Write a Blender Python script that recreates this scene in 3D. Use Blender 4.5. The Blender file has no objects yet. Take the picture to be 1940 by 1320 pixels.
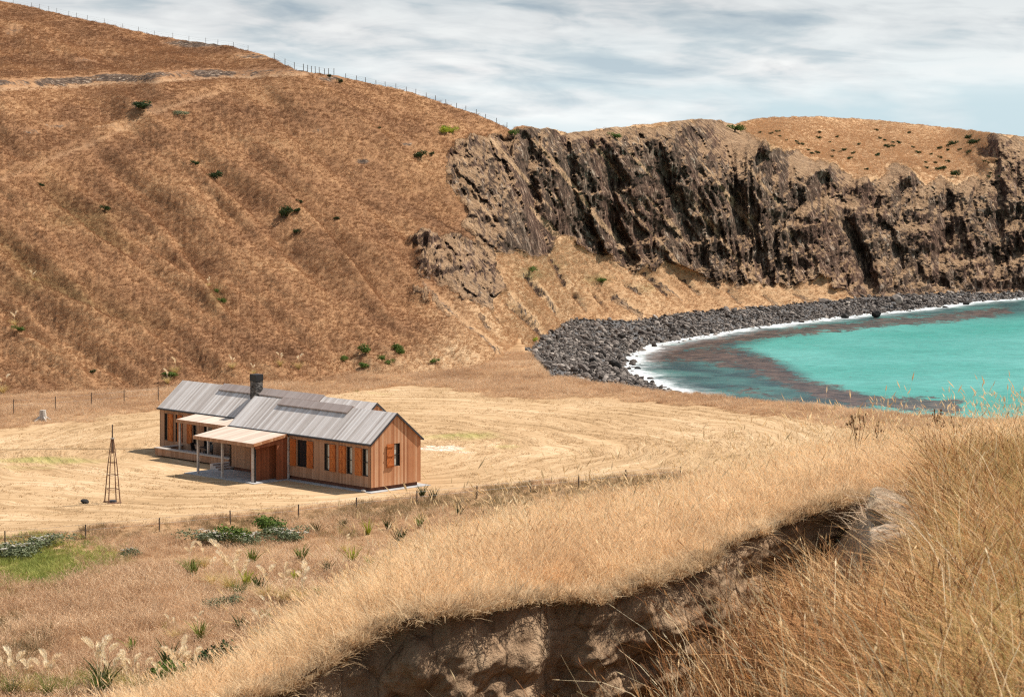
import bpy, math, random
import numpy as np
from mathutils import Vector, Matrix, Euler

# ------------------------------------------------------------------ camera, sky, sun
F, CX, HZ, H = 4500.0, 970.0, 270.0, 23.3       # focal length (photo px), principal column, horizon row, eye height
scene = bpy.context.scene
COL = scene.collection
cam_d = bpy.data.cameras.new('camera'); cam = bpy.data.objects.new('camera', cam_d); COL.objects.link(cam)
cam.location = (0, 0, H); cam.rotation_euler = (math.radians(90), 0, 0)
cam_d.sensor_width = 36.0; cam_d.lens = 36.0 * F / 1940.0
cam_d.shift_y = -(660.0 - HZ) / 1940.0
cam_d.clip_start = 0.1; cam_d.clip_end = 30000
cam_d.dof.use_dof = True; cam_d.dof.focus_distance = 120; cam_d.dof.aperture_fstop = 16
scene.camera = cam
SUN_AZ, SUN_EL = math.radians(64), math.radians(53)      # azimuth clockwise from the viewing direction
world = bpy.data.worlds.new('World'); scene.world = world; world.use_nodes = True
sun_d = bpy.data.lights.new('sun', 'SUN'); sun_d.energy = 5.0; sun_d.angle = math.radians(0.5); sun_d.color = (1.0, 0.95, 0.87)
sun = bpy.data.objects.new('sun', sun_d); COL.objects.link(sun)
S = Vector((math.sin(SUN_AZ)*math.cos(SUN_EL), math.cos(SUN_AZ)*math.cos(SUN_EL), math.sin(SUN_EL)))
sun.rotation_euler = S.to_track_quat('Z', 'Y').to_euler()
scene.view_settings.view_transform = 'Standard'; scene.view_settings.look = 'None'
scene.view_settings.exposure = 0.42; scene.view_settings.gamma = 1.0
scene.cycles.max_bounces = 6; scene.cycles.diffuse_bounces = 3; scene.cycles.glossy_bounces = 2
scene.cycles.transmission_bounces = 3; scene.cycles.transparent_max_bounces = 6
scene.cycles.sample_clamp_indirect = 4.0; scene.cycles.use_denoising = False; scene.cycles.filter_width = 1.2

class NT:                                                # tiny node-tree writer
    def __init__(s, tree): s.t = tree; s.n = tree.nodes; s.n.clear()
    def add(s, kind, ins=None, **props):
        nd = s.n.new(kind)
        for k, v in props.items(): setattr(nd, k, v)
        for k, v in (ins or {}).items():
            sock = nd.inputs[k]
            if isinstance(v, bpy.types.NodeSocket): s.t.links.new(v, sock)
            else: sock.default_value = v
        return nd
    def math(s, op, a, b=0.0, c=None, clamp=False):
        ins = {0: a, 1: b}
        if c is not None: ins[2] = c
        return s.add('ShaderNodeMath', ins, operation=op, use_clamp=clamp).outputs[0]
    def ramp(s, fac, stops, interp='LINEAR'):
        nd = s.add('ShaderNodeValToRGB', {0: fac}); r = nd.color_ramp; r.interpolation = interp
        while len(r.elements) < len(stops): r.elements.new(0.5)
        for e, (p, c) in zip(r.elements, stops):
            e.position = p; e.color = (c, c, c, 1) if isinstance(c, (int, float)) else (*c[:3], 1)
        return nd.outputs[0]
    def mix(s, fac, a, b, blend='MIX'):
        nd = s.add('ShaderNodeMix', {0: fac}, data_type='RGBA', blend_type=blend)
        for k, v in ((6, a), (7, b)):
            if isinstance(v, bpy.types.NodeSocket): s.t.links.new(v, nd.inputs[k])
            else: nd.inputs[k].default_value = (*v[:3], 1)
        return nd.outputs[2]
    def noise(s, vec, scale, detail=4, rough=0.55, dist=0.0):
        ins = {'Scale': scale, 'Detail': detail, 'Roughness': rough, 'Distortion': dist}
        if vec is not None: ins['Vector'] = vec
        return s.add('ShaderNodeTexNoise', ins).outputs[0]
    def vmul(s, vec, xyz):
        return s.add('ShaderNodeVectorMath', {0: vec, 1: xyz}, operation='MULTIPLY').outputs[0]
    def attr(s, name, out='Fac', typ='GEOMETRY'):
        return s.add('ShaderNodeAttribute', attribute_name=name, attribute_type=typ).outputs[out]

def L(r, g, b):                                          # 0-255 sRGB -> linear
    return tuple((c/12.92 if c <= 0.04045 else ((c+0.055)/1.055)**2.4) for c in (r/255, g/255, b/255))

def build_sky():
    t = NT(world.node_tree)
    sky = t.add('ShaderNodeTexSky', sky_type='NISHITA', sun_disc=False, sun_elevation=SUN_EL, sun_rotation=SUN_AZ,
                air_density=1.0, dust_density=1.5, ozone_density=1.5)
    bright = t.add('ShaderNodeVectorMath', {0: sky.outputs[0], 'Scale': 0.10}, operation='SCALE').outputs[0]
    d = t.add('ShaderNodeTexCoord').outputs['Generated']
    sep = t.add('ShaderNodeSeparateXYZ', {0: d})
    z = sep.outputs[2]
    # slight tilt of the cloud bands
    zt = t.math('ADD', z, t.math('MULTIPLY', sep.outputs[0], 0.045))
    v = t.add('ShaderNodeCombineXYZ', {0: sep.outputs[0], 1: sep.outputs[1], 2: t.math('MULTIPLY', zt, 4.6)}).outputs[0]
    n1 = t.noise(v, 8.0, 7, 0.55, 0.5)
    n2 = t.noise(t.vmul(v, (1, 1, 1.2)), 17.0, 6, 0.55, 0.8)
    n3 = t.noise(t.vmul(v, (1, 1, 0.9)), 40.0, 5, 0.5, 0.5)
    body = t.math('ADD', t.math('MULTIPLY', n1, 0.45), t.math('ADD', t.math('MULTIPLY', n2, 0.35), t.math('MULTIPLY', n3, 0.20)))
    # clouds: white underlit and slate grey bellies
    shade = t.ramp(body, [(0.38, (0.50, 0.59, 0.66)), (0.45, (0.70, 0.76, 0.79)), (0.50, (0.90, 0.91, 0.91)), (0.57, (1.06, 1.06, 1.04))])
    up = t.ramp(z, [(0.0, (1.0, 1.0, 1.0)), (0.022, (0.98, 0.98, 0.98)), (0.045, (0.84, 0.85, 0.86)), (0.062, (0.74, 0.76, 0.78)), (0.09, (0.62, 0.66, 0.70)), (0.5, (0.62, 0.67, 0.74))])
    cloud = t.mix(1.0, shade, up, 'MULTIPLY')
    gap_n = t.noise(t.vmul(v, (1.0, 1.0, 0.8)), 7.0, 5, 0.5, 0.3)
    low = t.ramp(z, [(0.0, 1.0), (0.018, 1.0), (0.032, 0.35), (0.05, 0.15), (1.0, 0.2)])
    gap = t.math('MULTIPLY', t.ramp(gap_n, [(0.38, 0.0), (0.56, 1.0)]), low, clamp=True)
    blue = t.mix(0.12, (0.66, 0.83, 0.90), bright)
    col = t.mix(gap, cloud, blue)
    hi = t.ramp(z, [(0.06, 0.0), (0.30, 0.5)])
    col = t.mix(hi, col, bright)
    bg = t.add('ShaderNodeBackground', {0: col, 1: 0.74})
    t.add('ShaderNodeOutputWorld', {0: bg.outputs[0]})
build_sky()

# ------------------------------------------------------------------ helpers
rng = np.random.default_rng(7); random.seed(7)
def P(px, py, Y): return np.array([(px-CX)/F*Y, Y, H-(py-HZ)/F*Y])
def ground_Y(py, z=0.0): return (H-z)*F/(py-HZ)
def sstep(a, b, x):
    t = np.clip((np.asarray(x, float)-a)/(b-a), 0, 1); return t*t*(3-2*t)

_perm = np.random.default_rng(3).permutation(256); _perm = np.concatenate([_perm, _perm])
_grad = np.random.default_rng(4).normal(size=(256, 2)); _grad /= np.linalg.norm(_grad, axis=1)[:, None]
def gn(x, y, seed=0):
    x = np.asarray(x, float)+seed*17.31; y = np.asarray(y, float)+seed*9.73
    xi = np.floor(x).astype(int); yi = np.floor(y).astype(int); xf = x-xi; yf = y-yi
    u = xf*xf*xf*(xf*(xf*6-15)+10); v = yf*yf*yf*(yf*(yf*6-15)+10)
    def g(ix, iy, dx, dy):
        h = _perm[_perm[ix & 255]+(iy & 255)]; q = _grad[h]; return q[..., 0]*dx+q[..., 1]*dy
    a = g(xi, yi, xf, yf); b = g(xi+1, yi, xf-1, yf); c = g(xi, yi+1, xf, yf-1); d = g(xi+1, yi+1, xf-1, yf-1)
    return (a+(b-a)*u+((c+(d-c)*u)-(a+(b-a)*u))*v)*1.5
def fbm(x, y, o=4, seed=0, g=0.5):
    s = 0; a = 1.0
    for k in range(o): s = s+a*gn(x*2**k, y*2**k, seed+k*3); a *= g
    return s
def ridged(x, y, o=4, seed=0):
    s = 0; a = 1.0
    for k in range(o): s = s+a*(1-2*np.abs(gn(x*2**k, y*2**k, seed+k*3))); a *= 0.5
    return s/1.9

def blocks(x, y, seed=0):                                # a random height per irregular cell
    x = np.asarray(x, float)+seed*3.7; y = np.asarray(y, float)+seed*5.1; xi = np.floor(x).astype(int); yi = np.floor(y).astype(int)
    best = np.full(x.shape, 9.0); val = np.zeros(x.shape)
    for i in (-1, 0, 1):
        for j in (-1, 0, 1):
            h = _perm[_perm[(xi+i) & 255]+((yi+j) & 255)]; cx = xi+i+_perm[h]/255.0; cy = yi+j+_perm[h+1]/255.0
            d = (x-cx)**2+(y-cy)**2; m = d < best; best = np.where(m, d, best); tilt = (x-cx)*(_perm[h+2]/127.5-1)*0.5+(y-cy)*(_perm[h+3 & 511]/127.5-1)*0.5
            val = np.where(m, _perm[(h+7) & 255]/127.5-1+tilt, val)
    return val
def poly_dist(px, py, pts):                              # distance to a polyline, and position along it (0-1)
    best = np.full(np.shape(px), 1e9); along = np.zeros(np.shape(px)); side = np.zeros(np.shape(px)); n = len(pts)-1
    for i in range(n):
        ax, ay = pts[i]; bx, by = pts[i+1]; dx, dy = bx-ax, by-ay; l2 = dx*dx+dy*dy
        t = np.clip(((px-ax)*dx+(py-ay)*dy)/l2, 0, 1); d = np.hypot(px-ax-t*dx, py-ay-t*dy)
        m = d < best; best = np.where(m, d, best); along = np.where(m, (i+t)/n, along)
        side = np.where(m, np.sign(dx*(py-ay)-dy*(px-ax)), side)
    return best, along, side
def in_poly(px, py, pts):
    ins = np.zeros(np.shape(px), bool); n = len(pts)
    for i in range(n):
        (x1, y1), (x2, y2) = pts[i], pts[(i+1) % n]
        c = ((y1 > py) != (y2 > py)) & (px < (x2-x1)*(py-y1)/((y2-y1) if y2 != y1 else 1e-9)+x1)
        ins ^= c
    return ins
def soft_poly(px, py, pts, w):                           # 1 inside, 0 outside, w pixels wide edge
    d, _, _ = poly_dist(px, py, list(pts)+[pts[0]]); i = in_poly(px, py, pts)
    return sstep(-w, w, np.where(i, d, -d))

def mesh_np(name, V, Fq, mat=None, smooth=False, attrs=None):
    V = np.ascontiguousarray(V, dtype=np.float32).reshape(-1, 3); Fq = np.ascontiguousarray(Fq, dtype=np.int32)
    me = bpy.data.meshes.new(name); k = Fq.shape[1]
    me.vertices.add(len(V)); me.vertices.foreach_set('co', V.ravel())
    me.loops.add(Fq.size); me.loops.foreach_set('vertex_index', Fq.ravel())
    me.polygons.add(len(Fq)); me.polygons.foreach_set('loop_start', np.arange(0, Fq.size, k, dtype=np.int32))
    me.polygons.foreach_set('loop_total', np.full(len(Fq), k, np.int32))
    if smooth: me.polygons.foreach_set('use_smooth', np.ones(len(Fq), bool))
    me.update(calc_edges=True)
    for an, av in (attrs or {}).items():
        av = np.ascontiguousarray(av, dtype=np.float32)
        if av.ndim == 1: me.attributes.new(an, 'FLOAT', 'POINT').data.foreach_set('value', av)
        else: me.attributes.new(an, 'FLOAT_VECTOR', 'POINT').data.foreach_set('vector', av.ravel())
    if mat: me.materials.append(mat)
    return me
def grid_faces(r, c):
    i = np.arange(r-1)[:, None]*c+np.arange(c-1)[None, :]
    return np.stack([i, i+1, i+1+c, i+c], -1).reshape(-1, 4)
def link(name, me, parent=None, kind=None):
    o = bpy.data.objects.new(name, me); COL.objects.link(o)
    if parent is not None: o.parent = parent
    if kind: o['kind'] = kind
    return o
def tag(o, label, cat, group=None, kind=None):
    o['label'] = label; o['category'] = cat
    if group: o['group'] = group
    if kind: o['kind'] = kind
    return o
def empty(name, loc, rz=0.0, scale=1.0):
    o = bpy.data.objects.new(name, None); COL.objects.link(o); o.empty_display_size = 0.3
    o.location = [float(c) for c in loc]; o.rotation_euler = (0, 0, rz); o.scale = (scale,)*3; return o
def copy_tree(o, parent=None):
    c = o.copy(); COL.objects.link(c); c.parent = parent
    for ch in list(o.children): copy_tree(ch, c)
    return c

class MB:                                                # collects boxes, prisms and tubes into one mesh
    def __init__(s): s.v = []; s.f = []
    def raw(s, vs, fs):
        b = len(s.v); s.v += [tuple(map(float, p)) for p in vs]; s.f += [tuple(b+i for i in f) for f in fs]; return s
    def box(s, x0, x1, y0, y1, z0, z1):
        return s.raw([(x0,y0,z0),(x1,y0,z0),(x1,y1,z0),(x0,y1,z0),(x0,y0,z1),(x1,y0,z1),(x1,y1,z1),(x0,y1,z1)],
                     [(0,3,2,1),(4,5,6,7),(0,1,5,4),(1,2,6,5),(2,3,7,6),(3,0,4,7)])
    def hexa(s, p):                                      # 8 corners: bottom 4, top 4
        return s.raw(p, [(0,3,2,1),(4,5,6,7),(0,1,5,4),(1,2,6,5),(2,3,7,6),(3,0,4,7)])
    def tube(s, pts, r0, r1=None, n=8, cap=True):
        pts = [Vector(p) for p in pts]; r1 = r0 if r1 is None else r1; b = len(s.v); m = len(pts)
        for i, p in enumerate(pts):
            d = (pts[min(i+1, m-1)]-pts[max(i-1, 0)]).normalized()
            a = d.cross(Vector((0.3, 0.9, 0.1)) if abs(d.z) > 0.7 else Vector((0, 0, 1))).normalized(); c = d.cross(a)
            r = r0+(r1-r0)*i/(m-1)
            for k in range(n):
                t = 2*math.pi*k/n; q = p+a*(r*math.cos(t))+c*(r*math.sin(t)); s.v.append(tuple(q))
        for i in range(m-1):
            for k in range(n):
                s.f.append((b+i*n+k, b+i*n+(k+1) % n, b+(i+1)*n+(k+1) % n, b+(i+1)*n+k))
        if cap:
            s.f.append(tuple(b+k for k in reversed(range(n)))); s.f.append(tuple(b+(m-1)*n+k for k in range(n)))
        return s
    def mesh(s, name, mat, smooth=False):
        me = bpy.data.meshes.new(name); me.from_pydata(s.v, [], s.f); me.update()
        if smooth:
            for p in me.polygons: p.use_smooth = True
        me.materials.append(mat); return me
    def build(s, name, mat, parent=None, label=None, smooth=False):
        o = link(name, s.mesh(name, mat, smooth), parent)
        if label: o['label'] = label
        return o

def new_mat(name):
    m = bpy.data.materials.new(name); m.use_nodes = True; return m, NT(m.node_tree)
def finish(t, col, rough=0.9, bump=None, bs=0.3, bd=0.1, spec=0.2, transl=None, metal=0.0, extra=None):
    ins = {'Base Color': col, 'Roughness': rough, 'Specular IOR Level': spec, 'Metallic': metal}
    if isinstance(col, tuple): ins['Base Color'] = (*col[:3], 1)
    ins.update(extra or {})
    if bump is not None: ins['Normal'] = t.add('ShaderNodeBump', {'Height': bump, 'Strength': bs, 'Distance': bd}).outputs[0]
    sh = t.add('ShaderNodeBsdfPrincipled', ins).outputs[0]
    if transl is not None:
        f, tc = transl
        tn = t.add('ShaderNodeBsdfTranslucent', {0: tc if isinstance(tc, bpy.types.NodeSocket) else (*tc[:3], 1)}).outputs[0]
        sh = t.add('ShaderNodeMixShader', {0: f, 1: sh, 2: tn}).outputs[0]
    t.add('ShaderNodeOutputMaterial', {0: sh})

# ------------------------------------------------------------------ materials
def pos(t): return t.add('ShaderNodeNewGeometry').outputs['Position']
def obj_co(t): return t.add('ShaderNodeTexCoord').outputs['Object']

def mat_blades(name, stops, patch=0.25, transl=0.35, rnd=0.35, grain=1.0):
    m, t = new_mat(name); p = pos(t)
    n = t.noise(p, patch, 5, 0.6, 0.3); r = t.add('ShaderNodeObjectInfo').outputs['Random']
    f = t.math('ADD', t.math('MULTIPLY', t.math('SUBTRACT', n, 0.5), 1.9), t.math('ADD', 0.5, t.math('MULTIPLY', t.math('SUBTRACT', r, 0.5), rnd)), clamp=True)
    k = len(stops)-1
    c = t.ramp(f, [(i/k, s) for i, s in enumerate(stops)])
    b = t.noise(p, 9.0, 2, 0.5); c = t.mix(1.0, c, t.ramp(b, [(0.3, 1-0.22*grain), (0.7, 1+0.18*grain)]), 'MULTIPLY')
    finish(t, c, 0.75, spec=0.12, transl=(transl, c)); return m
HILL_STOPS = [(0.19,0.096,0.050), (0.29,0.150,0.076), (0.38,0.205,0.102), (0.49,0.290,0.150)]
M = {}
M['hill_tuft'] = mat_blades('hill_grass', HILL_STOPS, 0.085, 0.25, 0.22, grain=0.6)
M['pale_tuft'] = mat_blades('pale_grass', [(0.42,0.25,0.13), (0.52,0.32,0.175), (0.62,0.41,0.235)], 0.12, 0.25, 0.4)
M['rough'] = mat_blades('rough_grass', [(0.46,0.28,0.16), (0.60,0.40,0.24), (0.72,0.51,0.32), (0.82,0.62,0.41)], 0.10, 0.3, 0.45)
M['green'] = mat_blades('green_grass', [(0.17,0.21,0.045), (0.31,0.33,0.08), (0.50,0.44,0.15)], 0.25, 0.3, 0.5)
M['straw'] = mat_blades('straw_grass', [(0.68,0.455,0.25), (0.88,0.635,0.38), (0.94,0.75,0.49)], 0.5, 0.4, 0.5)
M['tall'] = mat_blades('tall_grass', [(0.32,0.135,0.05), (0.50,0.24,0.09), (0.66,0.37,0.155), (0.80,0.54,0.28)], 0.7, 0.15, 0.7)
M['tall_dark'] = mat_blades('russet_grass', [(0.13,0.052,0.02), (0.24,0.10,0.038), (0.38,0.175,0.07)], 0.7, 0.1, 0.7)
M['tall_pale'] = mat_blades('pale_stems', [(0.72,0.48,0.25), (0.88,0.66,0.38), (0.92,0.78,0.54)], 0.7, 0.2, 0.5)
M['olive_rough'] = mat_blades('olive_rough', [(0.22,0.15,0.075), (0.34,0.24,0.12), (0.48,0.35,0.19)], 0.25, 0.25, 0.6)
M['olive'] = mat_blades('olive_grass', [(0.30,0.20,0.06), (0.44,0.33,0.12), (0.58,0.44,0.20)], 0.9, 0.4, 0.6)
M['leaf_dark'] = mat_blades('dark_leaves', [(0.018,0.030,0.010), (0.035,0.055,0.016), (0.06,0.085,0.025)], 1.5, 0.15, 0.3)
M['leaf_green'] = mat_blades('green_leaves', [(0.05,0.085,0.018), (0.10,0.15,0.03), (0.19,0.24,0.05)], 1.5, 0.25, 0.3)
M['leaf_bright'] = mat_blades('bright_leaves', [(0.22,0.27,0.02), (0.36,0.40,0.04), (0.50,0.50,0.08)], 1.2, 0.3, 0.3)
M['leaf_grey'] = mat_blades('grey_leaves', [(0.10,0.12,0.06), (0.17,0.19,0.10), (0.28,0.28,0.17)], 1.5, 0.2, 0.3)
M['plume'] = mat_blades('cream_plume', [(0.84,0.64,0.40), (0.92,0.78,0.56), (0.94,0.87,0.70)], 2.0, 0.4, 0.3)
M['flower'] = mat_blades('white_flower', [(0.44,0.40,0.32), (0.62,0.57,0.48)], 2.0, 0.2, 0.3)
M['dead'] = mat_blades('dead_stem', [(0.16,0.085,0.04), (0.30,0.18,0.09)], 3.0, 0.1, 0.3)

def mat_hillside():
    m, t = new_mat('hillside'); p = pos(t)
    rock, track, scree, green = (t.attr(a) for a in ('rock', 'track', 'scree', 'green'))
    pale = t.attr('pale')
    nz = t.add('ShaderNodeSeparateXYZ', {0: t.add('ShaderNodeNewGeometry').outputs['Normal']}).outputs[2]
    # grass colour
    n = t.noise(p, 0.085, 6, 0.62, 0.4); n2 = t.noise(t.vmul(p, (1.0, 0.5, 2.2)), 1.1, 6, 0.7, 0.5)
    f = t.math('ADD', t.math('MULTIPLY', n, 0.9), t.math('MULTIPLY', n2, 0.55))
    g = t.ramp(f, [(0.50, HILL_STOPS[0]), (0.66, HILL_STOPS[1]), (0.80, HILL_STOPS[2]), (0.95, HILL_STOPS[3])])
    gp = t.ramp(f, [(0.50, (0.38,0.22,0.115)), (0.70, (0.49,0.30,0.16)), (0.92, (0.60,0.41,0.24))])
    g = t.mix(pale, g, gp)
    g = t.mix(green, g, (0.16, 0.15, 0.05))
    g = t.mix(t.math('MULTIPLY', track, 0.75), g, (0.50, 0.33, 0.20))
    # rock colour
    rp = t.vmul(p, (1.0, 1.0, 0.75))
    a = t.noise(rp, 0.60, 7, 0.62, 0.5); b = t.noise(t.vmul(p, (1.0, 1.0, 0.22)), 2.6, 4, 0.65, 0.2); big = t.noise(p, 0.07, 4, 0.6)
    ra = t.math('ADD', t.math('MULTIPLY', a, 0.62), t.math('MULTIPLY', b, 0.48))
    rk = t.ramp(ra, [(0.47, (0.042,0.028,0.020)), (0.54, (0.100,0.064,0.044)), (0.61, (0.180,0.117,0.080)), (0.70, (0.52,0.42,0.32))])
    rust = t.ramp(ra, [(0.47, (0.055,0.030,0.021)), (0.58, (0.145,0.077,0.052)), (0.69, (0.38,0.245,0.17))])
    rk = t.mix(t.ramp(big, [(0.42, 0.0), (0.58, 0.75)]), rk, rust)
    # grass holds on the ledges
    ledge = t.math('ADD', nz, t.math('MULTIPLY', t.math('SUBTRACT', t.noise(p, 0.8, 5, 0.7), 0.5), 1.3))
    rk = t.mix(t.ramp(t.math('ADD', t.attr('cgrass'), t.math('MULTIPLY', t.math('SUBTRACT', t.noise(p, 0.9, 5, 0.7), 0.5), 1.4)), [(0.56, 0.0), (0.80, 0.85)]), rk, t.ramp(a, [(0.35, (0.36,0.21,0.115)), (0.65, (0.60,0.39,0.225))]))
    rk = t.mix(t.ramp(ledge, [(0.60, 0.0), (0.84, 0.75)]), rk, t.ramp(a, [(0.3, (0.34,0.20,0.11)), (0.7, (0.56,0.365,0.21))]))
    sc = t.noise(p, 1.5, 4, 0.75)
    scr = t.ramp(sc, [(0.44, (0.065,0.045,0.034)), (0.58, (0.19,0.125,0.085)), (0.68, (0.56,0.47,0.37))])
    edge = t.math('ADD', rock, t.math('MULTIPLY', t.math('SUBTRACT', t.noise(p, 0.45, 6, 0.75), 0.5), 1.6))
    rm = t.ramp(edge, [(0.42, 0.0), (0.55, 1.0)])
    se = t.math('ADD', scree, t.math('MULTIPLY', t.math('SUBTRACT', t.noise(p, 0.7, 5, 0.75), 0.5), 1.5))
    col = t.mix(t.ramp(se, [(0.50, 0.0), (0.68, 1.0)]), g, scr)
    col = t.mix(rm, col, rk)
    # relief
    vor = t.add('ShaderNodeTexVoronoi', {'Vector': rp, 'Scale': 0.9, 'Randomness': 1.0}, feature='F1').outputs[0]
    hr = t.math('ADD', t.math('MULTIPLY', ra, 1.6), t.math('MULTIPLY', vor, 0.5))
    hg = t.math('MULTIPLY', t.noise(t.vmul(p, (1.0, 0.6, 1.4)), 2.2, 6, 0.75), 0.30)
    hh = t.add('ShaderNodeMix', {0: rm, 2: hg, 3: hr}, data_type='FLOAT').outputs[0]
    finish(t, col, 0.95, hh, 1.0, 1.0, spec=0.08); return m
M['hillside'] = mat_hillside()

def mat_valley():
    m, t = new_mat('valley_ground'); p = pos(t)
    mow, green, bare = t.attr('mown'), t.attr('green'), t.attr('bare'); mv = t.attr('swath', 'Vector')
    n = t.noise(p, 0.06, 5, 0.6); s = t.noise(t.vmul(mv, (1.0, 0.09, 0)), 1.15, 6, 0.68, 0.25); s2 = t.noise(t.vmul(mv, (1.0, 0.16, 0)), 3.6, 4, 0.7)
    f = t.math('ADD', t.math('MULTIPLY', s, 0.75), t.math('ADD', t.math('MULTIPLY', s2, 0.35), t.math('MULTIPLY', t.math('SUBTRACT', n, 0.5), 0.5)))
    hay = t.ramp(f, [(0.36, (0.28,0.175,0.088)), (0.50, (0.44,0.285,0.153)), (0.62, (0.53,0.36,0.205)), (0.76, (0.68,0.49,0.31))])
    lush = t.ramp(f, [(0.40, (0.22,0.20,0.06)), (0.60, (0.40,0.33,0.125)), (0.75, (0.58,0.46,0.23))])
    gm = t.math('ADD', green, t.math('MULTIPLY', t.math('SUBTRACT', t.noise(p, 0.22, 5, 0.65), 0.5), 1.5))
    hay = t.mix(t.ramp(gm, [(0.45, 0.0), (0.95, 0.9)]), hay, lush)
    hay = t.mix(t.ramp(t.math('ADD', bare, t.math('MULTIPLY', t.math('SUBTRACT', t.noise(p, 0.9, 4), 0.5), 0.9)), [(0.45, 0.0), (0.65, 1.0)]),
                hay, t.ramp(t.noise(p, 2.5, 4), [(0.4, (0.62,0.42,0.30)), (0.6, (0.82,0.68,0.55))]))
    rg = t.ramp(t.noise(p, 0.5, 6, 0.7), [(0.35, (0.26,0.15,0.075)), (0.65, (0.50,0.31,0.165))])
    rg = t.mix(t.ramp(green, [(0.4, 0.0), (0.9, 0.8)]), rg, (0.20, 0.20, 0.05))
    finish(t, t.mix(mow, rg, hay), 0.95, f, 0.9, 0.35, spec=0.05); return m
M['valley'] = mat_valley()

def mat_knoll():
    m, t = new_mat('knoll'); p = pos(t); face = t.attr('face')
    a = t.noise(t.vmul(p, (1.0, 1.0, 0.6)), 3.0, 8, 0.68, 0.8); v = t.add('ShaderNodeTexVoronoi', {'Vector': t.vmul(p, (1.0, 1.0, 0.7)), 'Scale': 3.6, 'Randomness': 1.0}, feature='DISTANCE_TO_EDGE').outputs[0]
    v2 = t.noise(p, 26.0, 4, 0.7)
    clay = t.ramp(a, [(0.30, (0.21,0.130,0.076)), (0.52, (0.39,0.255,0.155)), (0.72, (0.56,0.40,0.255))])
    clay = t.mix(t.ramp(v, [(0.0, 0.55), (0.035, 0.0)]), clay, (0.12, 0.075, 0.05))
    soil = t.ramp(t.noise(p, 5.0, 6, 0.7), [(0.35, (0.10,0.055,0.03)), (0.65, (0.24,0.14,0.075))])
    straw = t.ramp(t.noise(t.vmul(p, (1.0, 2.2, 1.0)), 16.0, 6, 0.75, 0.8), [(0.38, (0.30,0.20,0.13)), (0.5, (0.66,0.50,0.36)), (0.62, (0.86,0.72,0.56))])
    c = t.mix(face, soil, clay); c = t.mix(t.attr('mound'), c, straw)
    hh = t.math('ADD', t.math('MULTIPLY', a, 1.0), t.math('ADD', t.math('MULTIPLY', t.ramp(v, [(0.0, 0.0), (0.10, 1.0)]), 0.20), t.math('MULTIPLY', v2, 0.16)))
    finish(t, c, 0.95, hh, 1.0, 0.14, spec=0.05); return m
M['knoll'] = mat_knoll()

def mat_sea():
    m, t = new_mat('sea'); p = pos(t); shore, kelp, deep = t.attr('shore'), t.attr('kelp'), t.attr('deep')
    n = t.noise(p, 0.035, 4, 0.5)
    open_w = t.mix(t.ramp(n, [(0.35, 0.0), (0.65, 1.0)]), (0.045,0.265,0.215), (0.105,0.35,0.305))
    near = t.ramp(t.noise(p, 0.12, 5, 0.6), [(0.4, (0.022,0.052,0.055)), (0.62, (0.055,0.145,0.130))])
    c = t.mix(deep, near, open_w)
    kn = t.math('ADD', t.math('MULTIPLY', kelp, 1.12), t.math('MULTIPLY', t.math('SUBTRACT', t.noise(t.vmul(p, (1.0, 0.55, 1)), 0.42, 7, 0.76, 0.6), 0.5), 3.0))
    kc = t.ramp(t.noise(p, 0.6, 4, 0.6), [(0.4, (0.040,0.026,0.022)), (0.65, (0.13,0.078,0.058))])
    c = t.mix(t.ramp(kn, [(0.50, 0.0), (0.72, 0.92)]), c, kc)
    wob = t.math('MULTIPLY', t.math('SUBTRACT', t.noise(p, 0.22, 5, 0.62, 0.5), 0.5), 7.0)
    fo = t.math('ADD', shore, wob)
    band = t.ramp(t.math('DIVIDE', fo, 14.0), [(0.0, 1.0), (0.10, 0.95), (0.24, 0.25), (0.42, 0.0)])
    lace = t.ramp(t.noise(p, 0.9, 6, 0.75, 0.8), [(0.36, 0.0), (0.60, 1.0)])
    foam = t.math('MULTIPLY', band, t.math('ADD', t.math('MULTIPLY', lace, 0.8), t.math('MULTIPLY', band, 0.45)), clamp=True)
    c = t.mix(foam, c, (0.85, 0.88, 0.88))
    w = t.math('ADD', t.noise(t.vmul(p, (0.6, 1.5, 1)), 0.9, 5, 0.65), t.math('MULTIPLY', t.noise(p, 0.18, 3, 0.5), 1.0))
    chop = t.ramp(t.noise(t.vmul(p, (0.6, 1.3, 1)), 0.9, 6, 0.75), [(0.35, 0.78), (0.65, 1.18)])
    c = t.mix(1.0, c, chop, 'MULTIPLY')
    finish(t, c, 0.34, w, 0.6, 0.35, spec=0.30, extra={'IOR': 1.33}); return m
M['sea'] = mat_sea()

def mat_stone(name, stops, scale=2.0, bump=0.5):
    m, t = new_mat(name); p = obj_co(t); r = t.add('ShaderNodeObjectInfo').outputs['Random']
    n = t.noise(p, scale, 6, 0.65)
    f = t.math('ADD', t.math('MULTIPLY', n, 0.5), t.math('MULTIPLY', r, 0.5))
    k = len(stops)-1
    finish(t, t.ramp(f, [(0.22+0.62*i/k, s) for i, s in enumerate(stops)]), 0.85, n, bump, 0.15, spec=0.25); return m
M['boulder'] = mat_stone('grey_boulder', [(0.040,0.031,0.026), (0.095,0.076,0.064), (0.19,0.157,0.134), (0.46,0.39,0.33)])
M['boulder_black'] = mat_stone('black_boulder', [(0.008,0.007,0.007), (0.022,0.019,0.017), (0.05,0.042,0.036)])
M['shingle'] = mat_stone('beach_shingle', [(0.03,0.028,0.028), (0.09,0.085,0.083), (0.20,0.19,0.18)], 1.3, 1.0)

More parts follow.
